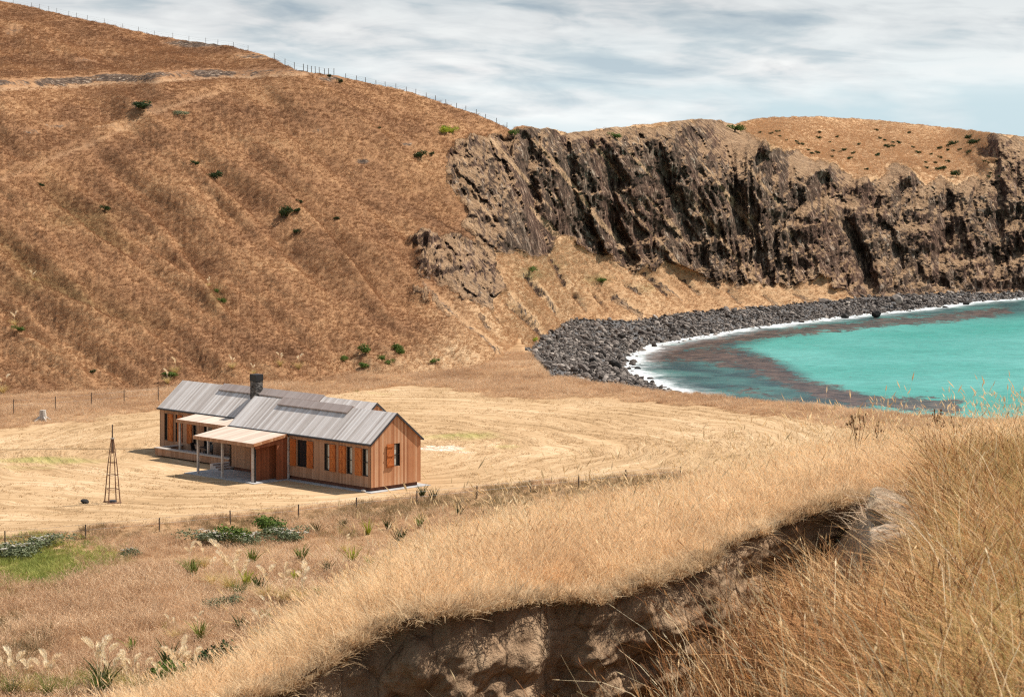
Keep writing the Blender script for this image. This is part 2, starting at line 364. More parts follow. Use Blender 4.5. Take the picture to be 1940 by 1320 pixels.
def mat_boards(name, stops, width, grain=1.0, rough=0.8, axis='xy', spread=1.0, grey=None):
    m, t = new_mat(name); p = obj_co(t); s = t.add('ShaderNodeSeparateXYZ', {0: p})
    c0 = {'xy': t.math('ADD', s.outputs[0], s.outputs[1]), 'y': s.outputs[1], 'x': s.outputs[0], 'z': s.outputs[2]}[axis]
    q = t.math('DIVIDE', c0, width); idx = t.math('FLOOR', q); fr = t.math('FRACT', q)
    wn = t.add('ShaderNodeTexWhiteNoise', {'W': idx}, noise_dimensions='1D').outputs[0]
    n = t.noise(t.vmul(p, (22.0, 22.0, 1.2) if axis != 'z' else (1.2, 1.2, 22.0)), grain, 4, 0.6)
    blot = t.noise(p, 0.8, 4, 0.6)
    f = t.math('ADD', t.math('MULTIPLY', wn, 0.55*spread), t.math('ADD', t.math('MULTIPLY', n, 0.30), t.math('MULTIPLY', blot, 0.30)))
    k = len(stops)-1
    c = t.ramp(f, [(0.2+0.7*i/k, st) for i, st in enumerate(stops)])
    gap = t.ramp(t.math('ABSOLUTE', t.math('SUBTRACT', fr, 0.5)), [(0.44, 0.0), (0.49, 1.0)])
    finish(t, c, rough, t.math('SUBTRACT', 1.0, gap), 0.6, 0.02, spec=0.25); return m
M['wall_cedar'] = mat_boards('cedar_boards', [(0.30,0.115,0.050), (0.46,0.195,0.088), (0.56,0.28,0.14), (0.66,0.40,0.24)], 0.16)
M['wall_grey'] = mat_boards('shade_toned_boards', [(0.31,0.160,0.088), (0.40,0.220,0.128), (0.49,0.29,0.18)], 0.16)  # cladding dulled in colour to stand for shade on the long walls
M['shutter'] = mat_boards('orange_cedar', [(0.36,0.092,0.022), (0.48,0.140,0.034), (0.58,0.20,0.055)], 0.15)
M['red_boards'] = mat_boards('red_stained_boards', [(0.20,0.060,0.025), (0.32,0.105,0.045), (0.42,0.15,0.07)], 0.16)  # dark red tone for the end screen and store wall
M['roof'] = mat_boards('silver_roof_boards', [(0.40,0.335,0.295), (0.56,0.49,0.44), (0.68,0.61,0.56), (0.80,0.74,0.69)], 0.19, axis='y', spread=1.0)
M['roof_new'] = mat_boards('pale_roof_boards', [(0.44,0.335,0.26), (0.56,0.44,0.35), (0.66,0.55,0.45)], 0.26, axis='y')
M['monitor'] = mat_boards('brown_grey_boards', [(0.32,0.25,0.22), (0.42,0.345,0.31)], 0.19, axis='y')
M['post'] = mat_boards('grey_post_timber', [(0.42,0.36,0.31), (0.60,0.53,0.47)], 0.5, axis='z')
M['deck'] = mat_boards('deck_boards', [(0.42,0.36,0.33), (0.56,0.50,0.46)], 0.14, axis='x')
M['plinth'] = mat_boards('dark_base_boards', [(0.14,0.055,0.032), (0.21,0.085,0.05)], 0.16)
def mat_plain(name, col, rough=0.6, spec=0.3, metal=0.0, var=0.25, scale=4.0):
    m, t = new_mat(name); n = t.noise(obj_co(t), scale, 5, 0.6)
    c = t.mix(1.0, col, t.ramp(n, [(0.3, 1-var), (0.7, 1+var)]), 'MULTIPLY')
    finish(t, c, rough, n, 0.2, 0.02, spec=spec, metal=metal); return m
M['gutter'] = mat_plain('dark_gutter', (0.045,0.045,0.05), 0.5)
M['steel'] = mat_plain('black_steel', (0.02,0.02,0.022), 0.5)
M['frame'] = mat_plain('dark_frame', (0.03,0.022,0.018), 0.5)
M['curtain'] = mat_plain('pale_curtain', (0.52,0.48,0.40), 0.9)
M['concrete'] = mat_plain('concrete_slab', (0.38,0.37,0.36), 0.85, scale=2.0)
M['rust'] = mat_plain('weathered_mast_timber', (0.22,0.12,0.075), 0.85)
M['white_wood'] = mat_plain('bleached_wood', (0.50,0.45,0.39), 0.9, var=0.4, scale=6)
M['fence_wood'] = mat_plain('fence_timber', (0.13,0.095,0.07), 0.9)
M['wire'] = mat_plain('fence_wire', (0.22,0.21,0.20), 0.5, metal=0.6)
M['bark'] = mat_plain('bark', (0.10,0.075,0.055), 0.95)
def mat_chimney():
    m, t = new_mat('chimney_stone'); p = obj_co(t)
    v = t.add('ShaderNodeTexVoronoi', {'Vector': t.vmul(p, (1, 1, 1.7)), 'Scale': 5.0}, feature='F1')
    c = t.mix(1.0, t.ramp(v.outputs[1], [(0.2, (0.03,0.028,0.027)), (0.8, (0.17,0.16,0.15))]), (1, 0.97, 0.93), 'MULTIPLY')
    finish(t, c, 0.9, v.outputs[0], 0.8, 0.05); return m
M['chimney'] = mat_chimney()
def mat_glass():
    m, t = new_mat('window_glass')
    finish(t, (0.018, 0.02, 0.022), 0.06, spec=0.6); return m
M['glass'] = mat_glass()

# ------------------------------------------------------------------ hillside and cliff sheet
SKY = np.array([(-500,-120),(-260,-62),(0,2),(60,14),(130,31),(210,49),(300,69),(360,78),(430,87),(490,101),(520,113),(560,134),(600,139),(640,145),(700,158),(760,170),(800,182),(870,205),
                (920,224),(955,241),(968,247),(978,240),(990,237),(1010,241),(1025,245),(1040,243),(1055,246),(1075,253),(1095,250),(1150,243),(1230,235),(1290,228),(1330,226),(1365,229),(1392,237),(1400,234),(1425,227),(1470,222),(1550,221),
                (1640,226),(1700,232),(1800,242),(1880,252),(1940,258),(2100,266),(2500,280)], float)
FOOT = np.array([(-500,755),(0,747),(300,738),(560,728),(760,712),(900,703),(960,684),(1000,664),(1035,636),(1080,606),(1200,608),(1300,594),(1450,582),(1560,572),(1640,563),(1800,557),(1940,554),(2500,548)], float)
CTRL = np.array([(-400,755,217),(-400,600,236),(-400,450,252),(-400,330,270),(-400,160,300),(-400,-90,400),
 (0,747,220),(0,600,239),(0,450,257),(0,330,274),(0,165,306),(0,100,345),(0,0,400),
 (300,738,224),(300,600,246),(300,450,268),(300,330,286),(300,200,306),(300,150,318),(300,72,385),
 (560,728,229),(560,600,250),(560,450,275),(560,300,298),(560,135,332),
 (760,710,239),(760,600,259),(760,450,286),(760,300,313),(760,172,345),
 (900,702,245),(900,620,262),(900,500,294),(900,400,313),(900,225,346),
 (960,684,262),(960,600,282),(960,480,310),(960,400,324),(960,245,349),
 (1000,664,290),(1000,600,306),(1000,500,321),(1000,400,332),(1000,240,354),
 (1080,606,346),(1080,520,355),(1080,440,361),(1080,250,374),
 (1200,608,358),(1200,540,372),(1200,450,381),(1200,238,396),
 (1300,594,380),(1300,540,393),(1300,400,400),(1300,232,415),
 (1450,582,400),(1450,530,411),(1450,400,419),(1450,272,431),(1450,226,540),
 (1450,300,428),(1560,312,447),(1560,345,444),(1560,545,420),(1560,290,490),(1640,370,449),(1720,325,463),(1720,352,459),(1720,300,510),(1800,385,463),
 (1640,563,427),(1640,480,436),(1640,340,452),(1640,300,500),(1640,228,620),
 (1800,557,442),(1800,450,454),(1800,350,468),(1800,300,520),(1800,242,610),
 (1890,400,464),(1890,300,478),(1890,255,492),
 (1940,554,453),(1940,400,468),(1940,260,497),(2500,548,475),(2500,400,500),(2500,285,540)], float)
def rbf_fit(xy, v, e=12.0):
    d = np.sqrt(((xy[:, None]-xy[None])**2).sum(-1)+e*e); n = len(xy)
    A = np.zeros((n+3, n+3)); A[:n, :n] = d; A[:n, n] = 1; A[:n, n+1:] = xy; A[n:, :n] = A[:n, n:].T
    w = np.linalg.solve(A, np.concatenate([v, np.zeros(3)]))
    def ev(x, y):
        x = np.asarray(x, float); y = np.asarray(y, float); o = w[n]+w[n+1]*x+w[n+2]*y
        for (cx, cy), wi in zip(xy, w[:n]): o = o+wi*np.sqrt((x-cx)**2+(y-cy)**2+e*e)
        return o
    return ev
depth_ev = rbf_fit(CTRL[:, :2], np.log(CTRL[:, 2]))
ROCK = [(846,300),(862,270),(905,258),(958,262),(968,248),(992,236),(1040,241),(1095,250),(1150,242),(1330,225),(1378,236),(1440,274),(1560,308),(1650,348),(1695,314),(1760,346),(1800,354),(1865,338),(1888,300),(1848,282),(1888,252),(2500,275),
        (2500,548),(1940,556),(1800,560),(1700,562),(1640,566),(1590,548),(1560,528),(1480,548),(1410,542),(1340,536),(1290,512),(1255,498),(1210,512),(1165,494),(1120,478),(1060,452),(1030,482),(940,482),(905,462),(880,410),(850,345)]
ROCK2 = [(762,458),(800,444),(880,446),(930,478),(958,540),(934,566),(918,590),(880,566),(838,548),(800,520)]
ROCK3 = [(780,540),(806,545),(812,580),(790,575)]
GULLIES = [([(70,325),(130,372),(200,430),(272,470)],24,1.5), ([(-60,400),(10,455),(70,515),(150,565),(250,600),(330,612)],26,1.6),
 ([(185,285),(250,345),(320,420),(380,500),(430,580),(470,610)],16,1.0), ([(310,240),(390,312),(470,390),(560,480),(640,560)],18,1.0),
 ([(440,250),(520,330),(620,420),(700,520),(760,590)],18,0.8), ([(520,215),(640,300),(740,400),(800,470)],20,0.7),
 ([(110,300),(190,360),(250,420),(330,490),(400,540)],13,0.7), ([(-80,520),(20,590),(120,660),(200,690)],20,0.8), ([(630,200),(740,262),(820,330),(850,420)],20,0.6),
 ([(560,380),(640,450),(720,560),(780,620)],16,0.6)]
CLEFTS = [([(998,262),(1004,330),(1010,400),(1050,450)],13,5.0), ([(1118,270),(1160,360),(1165,430),(1200,500)],15,4.0), ([(1365,240),(1388,320),(1400,400),(1425,490)],17,5.0),
 ([(1240,250),(1262,330),(1290,420)],12,2.5), ([(1480,300),(1500,380),(1505,450)],14,2.5), ([(1600,330),(1610,420),(1640,520),(1660,556)],14,3.0), ([(1780,352),(1790,440),(1770,540)],13,3.0),
 ([(1885,300),(1892,400),(1885,500)],12,3.5), ([(1060,275),(1085,350),(1110,430)],10,2.2)]
STREAKS = [([(1043,493),(1069,541)],4), ([(961,579),(1000,612),(1030,640)],5), ([(930,596),(951,616)],3), ([(1184,537),(1215,555)],3.5), ([(1164,565),(1190,580),(1212,596)],7), ([(1288,527),(1325,555)],4), ([(1380,551),(1401,572)],4),
 ([(999,527),(1023,561)],4), ([(1219,517),(1267,561)],3.5), ([(851,551),(909,582)],6), ([(1126,561),(1146,585)],3), ([(1450,560),(1470,578)],4), ([(1505,556),(1540,572)],5), ([(905,600),(925,625)],3), ([(1085,560),(1110,590)],2.5), ([(820,560),(850,600)],3.5)]
TRACK1 = [(-300,188),(0,171),(200,160),(330,153),(450,149),(560,141),(590,139)]
TRACK2 = [(-300,470),(-60,372),(0,345),(80,305),(150,278),(200,262),(235,240),(300,212),(345,195),(420,178),(520,160)]
def hill_base(px, py):
    Y = np.exp(depth_ev(px, py)); return np.stack([(px-CX)/F*Y, Y, H-(py-HZ)/F*Y], -1)
def hill_masks(px, py):
    wx = px+14*fbm(px/40, py/40, 3, 5); wy = py+14*fbm(px/40, py/40, 3, 9)
    streak = 0*px
    for pts, w in STREAKS:
        d, al, _ = poly_dist(px+5*gn(px/9, py/9, 7), py, pts); streak = np.maximum(streak, 0.95*np.exp(-(d/w)**2))
    rock = np.maximum.reduce([soft_poly(wx, wy, ROCK, 7), soft_poly(wx, wy, ROCK2, 6), 0.8*soft_poly(wx, wy, ROCK3, 5)])
    return rock, streak
def hill_disp(px, py, rock):
    sky = np.interp(px, SKY[:, 0], SKY[:, 1]); fade = 0.10+0.90*sstep(0, 1, (py-sky)/(60-42*rock)); ffoot = sstep(0, 30, np.interp(px, FOOT[:, 0], FOOT[:, 1])-py)
    cliffw = sstep(860, 990, px)
    s = px*0.62-py*0.78; q = px*0.78+py*0.62            # across and along the fall line as seen
    hill = 0.95*fbm(s/75, q/420, 2, 1)+0.16*fbm(px/6, py/5, 2, 5)+0.55*gn(s/26, q/190, 4)+0.10*fbm(px/14, py/8, 3, 8)+0.12*gn(px/70, py/14, 12)
    for pts, w, a in GULLIES:
        d, al, sd = poly_dist(px, py, pts); e = np.sin(np.clip(al, 0.02, 0.98)*math.pi)**0.5
        hill = hill-1.15*a*e*np.exp(-(np.clip(d*np.where(sd > 0, 1.6, 0.85), 0, None)/w)**1.6)+0.30*a*e*np.exp(-((d-w*1.3)/(w*0.4))**2)*(sd > 0)
    d1, a1, _ = poly_dist(px, py, TRACK1); v1 = py-np.interp(px, *zip(*TRACK1)); on1 = sstep(620, 560, px)
    hill = hill*(1-0.85*on1*np.exp(-(v1/34)**2))
    hill = hill+on1*(0.5*sstep(3, -7, v1)*np.exp(-(np.clip(-v1-12, 0, None)/22)**2))
    v2 = py-np.interp(px, *zip(*TRACK2)); on2 = sstep(520, 400, px)
    hill = hill*(1-0.6*on2*np.exp(-(v2/22)**2))
    hill = hill+on2*(0.7*sstep(2, -7, v2)*np.exp(-(np.clip(-v2-9, 0, None)/16)**2))
    # talus runnels
    tal = 0.45*ridged((px-0.95*py)/62, py/420, 3, 21)+0.25*gn((px-0.95*py)/14, py/90, 23)+0.12*fbm(px/9, py/9, 3, 8)
    for pts, w in STREAKS:
        d, al, sd = poly_dist(px, py, pts); tal = tal-0.7*np.exp(-(d/(w*1.3))**2)
    base = hill*(1-cliffw)+tal*cliffw
    warp = 18*fbm(px/90, py/90, 2, 31)
    dg = 0.62-0.50*sstep(1330, 1480, px)                 # ribs lean down to the right, upright further on
    cl = 2.2*ridged((px-dg*py+warp)/105, py/500, 2, 41)+1.1*ridged((px-dg*py*0.9+warp)/38, py/160, 3, 43)+0.35*ridged((px-0.3*dg*py+warp*0.5)/14, py/60, 3, 47)
    wx = px-0.5*dg*py+5*fbm(px/20, py/20, 2, 201); wy = py+5*fbm(px/20, py/20, 2, 203)
    cl = cl+0.60*blocks(wx/26, wy/60, 1)+0.26*blocks(wx/10, wy/22, 2)+0.13*blocks(wx/5, wy/10, 3)
    cl = cl+0.45*fbm(px/24, py/60, 3, 53)+0.30*fbm(px/6, py/18, 3, 59)+0.55*np.tanh(3*gn(px/150, (py+warp)/40, 61))-0.5
    for pts, w, a in CLEFTS:
        d, al, sd = poly_dist(px+0.4*warp, py, pts); cl = cl-0.72*a*np.sin(np.clip(al, 0.08, 0.92)*math.pi)**0.6*np.exp(-(d/w)**2)
    return (base*(1-rock)+cl*rock)*fade*(0.25+0.75*ffoot)
def build_hillside():
    pxs = np.arange(-420, 2360.1, 2.5); n = len(pxs); R = 250
    sky = np.interp(pxs, SKY[:, 0], SKY[:, 1])+1.2*fbm(pxs/14, pxs*0+1, 3, 2)*1.2; foot = np.interp(pxs, FOOT[:, 0], FOOT[:, 1])
    tt = np.linspace(0, 1, R)[:, None]; px = np.tile(pxs, (R, 1)); py = foot[None]+(sky-foot)[None]*tt
    B = hill_base(px, py); rock, streak = hill_masks(px, py)
    du = np.gradient(B, axis=1); dv = np.gradient(B, axis=0); N = np.cross(du, dv); N /= np.linalg.norm(N, axis=-1, keepdims=True)
    if N[..., 2].mean() < 0: N = -N
    # push outwards from the face (mostly horizontal on the cliff)
    dd = hill_disp(px, py, rock); ray = np.stack([-(px-CX)/F, -np.ones_like(px), (py-HZ)/F], -1); rw_ = (rock*sstep(700, 900, px))[..., None]
    B = B+dd[..., None]*(N*(1-rw_)+ray*1.5*rw_)
    # keep the skyline row exactly where it is seen
    # behind the skyline, and under the foot
    back = []
    for dy, dz in ((4, .3), (12, 1.4), (30, 4), (60, 9), (120, 22), (220, 45)):
        q = B[-1].copy(); q[:, 0] *= (q[:, 1]+dy)/q[:, 1]; q[:, 1] += dy; q[:, 2] -= dz; back.append(q)
    front = []
    for dy, dz in ((-4.0, 9.0), (-1.5, 3.0), (-0.5, 1.0)):
        q = B[0].copy(); q[:, 1] += dy; q[:, 2] -= dz; front.append(q)
    A = np.concatenate([np.array(front), B, np.array(back)])
    pad = lambda a: np.concatenate([np.repeat(a[:1], 3, 0), a, np.repeat(a[-1:], 6, 0)])
    v1 = py-np.interp(px, *zip(*TRACK1)); v2 = py-np.interp(px, *zip(*TRACK2))
    on1 = sstep(620, 560, px); on2 = sstep(520, 380, px)
    track = np.clip(0.8*np.exp(-((v1-1)/2.2)**2)*on1+0.34*np.exp(-((v2-1)/3.5)**2)*on2, 0, 1)
    scree = on1*np.exp(-((v1+6)/7)**2)*1.0*(0.6+0.4*sstep(-0.3, 0.3, gn(px/60, py/30, 77)))
    for cx, cy, rx, ry, a in ((205,245,60,8,.5),(270,212,26,8,.9),(1460,0,1,1,0),(380,82,80,10,1.0),(480,108,50,8,.7),(60,250,30,8,.6),(110,235,40,7,.65),(25,60,30,18,.5),(160,120,40,8,.5),(625,150,30,8,.8),(690,300,26,6,.75),(600,240,60,5,.5),(770,275,22,6,.7)):
        scree = np.maximum(scree, a*np.exp(-((px-cx)/rx)**2-((py-cy)/ry)**2))
    for pts, w in (([(800,540),(870,600),(960,690)],8), ([(990,520),(1030,560),(1055,600)],8), ([(960,560),(1010,610),(1035,650)],8), ([(1170,560),(1215,600)],7), ([(1240,530),(1290,570)],6)):
        d, al, _ = poly_dist(px, py, pts); scree = np.maximum(scree, 0.62*np.exp(-(d/w)**2))
    green = np.zeros_like(px)
    for cx, cy, rx, ry, a in ((150,415,50,10,.35),(410,560,14,26,.5),(70,520,20,12,.4),(1010,520,24,10,.7),(1130,530,24,8,.6),(1050,505,14,10,.4),(1230,545,18,8,.4),(170,395,60,20,.3),(90,540,80,18,.3)):
        green = np.maximum(green, a*np.exp(-((px-cx)/rx)**2-((py-cy)/ry)**2))
    for pts, w, a in GULLIES[:2]:
        d, al, _ = poly_dist(px, py, pts); green = np.maximum(green, 0.35*np.exp(-(d/(w*0.9))**2)*np.sin(al*math.pi))
    pale = np.clip(sstep(860, 1010, px+0.5*(py-450))+0.7*sstep(640, 700, py)*sstep(560, 800, px), 0, 1)*(1-0.0*px)
    cgrass = sstep(0.15, 0.55, gn((px-0.80*py)/20, py/150, 301)+0.3*gn((px-0.80*py)/9, py/70, 303))*np.interp(px, [800,950,1420,1700], [.5,.9,.8,.45])
    at = {k: pad(v).reshape(-1) for k, v in dict(rock=np.maximum(rock, streak), track=track, scree=scree, green=green, pale=pale, cgrass=cgrass).items()}
    me = mesh_np('hillside', A.reshape(-1, 3), grid_faces(*A.shape[:2]), M['hillside'], True, at)
    link('hillside', me, None, 'structure')
    return px, py, B, np.maximum(rock, streak), scree, track, pale, N
HPX, HPY, HB, HROCK, HSCREE, HTRACK, HPALE, HN = build_hillside()
def hill_at(px, py):                                     # point of the built surface nearest a viewing direction
    c = int(np.clip(round((px+420)/2.5), 0, HPX.shape[1]-1)); r = int(np.argmin(np.abs(HPY[:, c]-py))); return HB[r, c].copy()

# ------------------------------------------------------------------ valley floor
EDGE = np.array([(-900,420),(940,420),(985,285),(1010,255),(1040,236),(1100,228),(1200,222.5),(1310,217.5),(1400,213),(1500,209.5),(1600,205.5),(1700,202),(2000,196),(2600,190)], float)
MOWN = [(-600,835),(0,812),(90,806),(180,794),(310,776),(420,760),(640,748),(740,734),(850,736),(940,752),(1060,757),(1110,752),(1310,768),(1480,790),(1620,815),(2600,850),(2600,880),(1400,888),(1300,893),(1190,901),(1100,909),(1000,918),(900,926),(800,934),(740,948),(560,962),(440,975),(300,990),(160,1002),(0,1016),(-600,1050)]
HOUSE_C = P(703, 932, ground_Y(932))
def valley_z(px, Y):
    X = (px-CX)/F*Y; e = np.interp(px, EDGE[:, 0], EDGE[:, 1])
    z = 0.22*fbm(X/16, Y/16, 3, 71)
    dh = np.hypot(X-(HOUSE_C[0]-6), (Y-(HOUSE_C[1]+11))); z = z*sstep(14, 30, dh)
    z = z+0.5*sstep(-26, -6, Y-e)*sstep(0, 1, (px-980)/100)*0.4
    z = z-9.5*sstep(0, 9, Y-e)
    z = z-0.5*sstep(130, 95, Y)*0
    return z
def valley_pt(px, py):
    Y = ground_Y(py)
    for _ in range(6): Y = (H-valley_z(np.array(px), Y))*F/(py-HZ)
    return P(px, py, float(Y))
def swath(X, Y):
    c = P(560, 850, ground_Y(850)); dx, dy = X-c[0], (Y-c[1])
    r = np.hypot(dx, dy)+2.2*fbm(X/14, Y/14, 3, 77); th = np.arctan2(dy, dx)
    return np.stack([r, th*18.0, 0*r], -1)
def build_valley():
    pxs = np.concatenate([np.arange(-2000, -700, 30.0), np.arange(-700, 2700, 7.0), np.arange(2700, 4200, 30.0)]); Ys = np.concatenate([np.arange(55, 130, 0.8), np.arange(130, 262, 0.8), np.arange(262, 430, 4)])
    px, Y = np.meshgrid(pxs, Ys); X = (px-CX)/F*Y; z = valley_z(px, Y)
    py = HZ+(H-z)/Y*F
    mown = soft_poly(px+16*fbm(X/3, Y/6, 3, 81), py+5*fbm(X/3, Y/6, 3, 83), MOWN, 5)*(Y < 330)
    green = np.zeros_like(px)
    for cx, cy, rx, ry, a in ((100,872,150,9,1.0),(30,885,90,10,.6),(870,826,110,10,.95),(960,846,50,8,.7),(1120,866,60,6,.5),(170,1000,160,10,.35),(520,966,120,5,.6),(60,1070,110,42,1.0),(170,1060,60,20,.6),(1330,838,90,6,.4),(450,905,130,8,.5),(300,870,60,5,.5),(640,950,120,5,.5),(200,975,200,9,.4),(720,745,60,4,.7)):
        green = np.maximum(green, a*np.exp(-((px-cx)/rx)**2-((py-cy)/ry)**2))
    bare = np.maximum(np.exp(-((px-835)/50)**2-((py-849)/7)**2), 0.6*np.exp(-((px-880)/40)**2-((py-856)/4)**2))
    me = mesh_np('valley_ground', np.stack([X, Y, z], -1).reshape(-1, 3), grid_faces(*px.shape), M['valley'], True,
                 dict(mown=mown.ravel(), green=green.ravel(), bare=bare.ravel(), swath=swath(X, Y).reshape(-1, 3)))
    link('ground', me, None, 'structure')
build_valley()

# ------------------------------------------------------------------ sea and beach
SEA = -6.0
SHORE_I = [(1420,790),(1340,765),(1305,752),(1255,735),(1205,714),(1182,697),(1188,676),(1225,655),(1300,641),(1400,624),(1500,612),(1600,600),(1700,590),(1760,583),(1830,574),(1940,564),(2100,556),(2400,551)]
SHORE = [tuple(P(x, y, ground_Y(y, SEA))[:2]) for x, y in SHORE_I]
def wpt(x, y, z=SEA): return tuple(P(x, y, ground_Y(y, z))[:2])
def shore_sd(X, Y):                                      # positive on land
    d, al, sd = poly_dist(X, Y, [(SHORE[0][0]+60, SHORE[0][1]-70)]+SHORE+[(SHORE[-1][0]+400, SHORE[-1][1]+60)])
    return d*np.where(sd > 0, 1, -1)
def build_sea():
    pxs = np.concatenate([np.linspace(700, 2500, 420)]); Ys = np.concatenate([np.linspace(190, 480, 330), np.array([500, 560, 700])])
    px, Y = np.meshgrid(pxs, Ys); X = (px-CX)/F*Y
    sd = -shore_sd(X, Y); py = HZ+(H-SEA)*F/Y
    deep = soft_poly(px+20*fbm(X/8, Y/12, 3, 91), py+3*fbm(X/8, Y/12, 3, 93), [(1400,655),(1500,628),(1700,607),(2600,575),(2600,1000),(1700,800),(1640,755),(1560,728),(1480,692)], 15)
    kelp = np.zeros_like(px)
    for pts, w, a in (([(1250,665),(1400,640),(1560,622),(1750,606),(1900,590)],11,.85), ([(1240,672),(1330,672),(1440,690),(1500,722),(1560,745),(1680,762),(1800,770)],17,.9),
                      ([(1320,655),(1400,675),(1450,705)],22,.62), ([(1380,730),(1480,755),(1600,770)],12,.45)):
        d, al, _ = poly_dist(px, py*2.0, [(x, y*2.0) for x, y in pts]); kelp = np.maximum(kelp, a*np.exp(-(d/(w*2.0))**2))
    me = mesh_np('sea', np.stack([X, Y, np.full_like(X, SEA)], -1).reshape(-1, 3), grid_faces(*px.shape), M['sea'], True,
                 dict(shore=np.clip(sd, -5, 200).ravel(), deep=deep.ravel(), kelp=kelp.ravel()))
    link('sea', me, None, 'structure')
    # the open sea round the bay, a separate sheet just lower
    v = [(-6000,-2000,SEA-.03),(9000,-2000,SEA-.03),(9000,12000,SEA-.03),(-6000,12000,SEA-.03)]
    far = mesh_np('open_sea', v, [[0,1,2,3]], M['sea'], False, dict(shore=np.full(4, 200.), deep=np.ones(4), kelp=np.zeros(4)))
    link('open_sea', far, None, 'structure')
build_sea()
_fc = [i for i in range(HPX.shape[1]) if HPX[0, i] >= 985 and i % 6 == 0]
FOOTW = [tuple(HB[0, i]) for i in _fc]; _fz = np.array([p[2] for p in FOOTW])
def beach_z(X, Y):
    sd = shore_sd(X, Y); df, al, _ = poly_dist(X, Y, [p[:2] for p in FOOTW]); zf = np.interp(al*(len(FOOTW)-1), np.arange(len(FOOTW)), _fz)
    k = np.clip(sd, 0, None)/(np.clip(sd, 0, None)+df+0.01)
    return SEA-0.15+0.10*np.clip(sd, -6, 0)+(zf+0.15-SEA)*k+0.15*fbm(X/5, Y/5, 3, 101)
def build_beach():
    pxs = np.linspace(860, 2400, 380); Ys = np.linspace(225, 500, 260); px, Y = np.meshgrid(pxs, Ys); X = (px-CX)/F*Y
    me = mesh_np('beach', np.stack([X, Y, beach_z(X, Y)], -1).reshape(-1, 3), grid_faces(*px.shape), M['shingle'], True)
    link('beach', me, None, 'structure')
build_beach()

# ------------------------------------------------------------------ near knoll with its eroded bank
E_PX = [-300,450,560,630,700,780,860,960,1040,1100,1160,1220,1290,1350,1450,1560,1640,1760,1960,2300]
E_PY = [1500,1322,1288,1238,1200,1170,1152,1143,1134,1130,1118,1092,1068,1046,1002,955,935,925,920,920]
E_Y = [11.5,12,12.3,12.6,12.9,13.1,13.4,13.8,14.1,14.3,14.5,14.7,15,15.3,15.8,16.4,16.8,16.5,16.2,16.2]
C_PX = [-300,400,560,700,850,1000,1200,1400,1600,1900,2300]
C_Y = [13.5,14.5,15.5,17,18.5,20.5,23,26,29,32,35]
C_D = [4.2,3.66,3.46,3.38,3.32,3.44,3.66,3.84,3.96,4.08,4.3]
N_D = [(-300,3.6),(400,3.1),(1200,2.35),(1900,1.66),(2300,1.5)]   # drop below the eye at 4 m
def lip_Y(px): return np.interp(px, E_PX, E_Y)+0.24*fbm(np.asarray(px)/210, np.asarray(px)*0.0, 2, 121)+0.07*gn(np.asarray(px)/70, np.asarray(px)*0.0, 127)
def knoll_z(px, Y):
    ey = np.interp(px, E_PX, E_Y); ed = (np.interp(px, E_PX, E_PY)-HZ)/F*ey; cy = np.interp(px, C_PX, C_Y); cd = np.interp(px, C_PX, C_D)
    nd = np.interp(px, *zip(*N_D)); s_far = 0.34
    t1 = np.clip((Y-4)/(ey-4), -0.6, 1); d = nd+(ed-nd)*t1
    t2 = np.clip((Y-ey)/(cy-ey), 0, 1); d = d+(cd-ed)*(t2*0.75+0.25*t2*t2)
    k = np.clip(Y-cy, 0, None); d = d+s_far*(np.sqrt(k*k+4)-2)+0.10*k*0
    X = (px-CX)/F*Y
    z = H-d+0.05*fbm(X/1.1, Y/1.1, 3, 111)*sstep(3, 8, Y)
    z = z+0.06*np.exp(-((px-1695)/60)**4-((Y-15.0)/0.8)**4)*(0.85+0.25*fbm(px/22, Y/0.25, 3, 181))
    return np.maximum(z, -2.5)
def scar(px): return np.interp(px, [-300,400,1150,1320,1450,1560,1650], [1.5,1.4,1.15,0.95,0.70,0.40,0.0])
def near_z(px, Y):                                       # the floor on the camera side of the bank
    ey = lip_Y(px); return knoll_z(px, np.minimum(Y, ey))-scar(px)*sstep(-0.1, 0.16, ey-Y)*sstep(1.0, 3.5, Y)
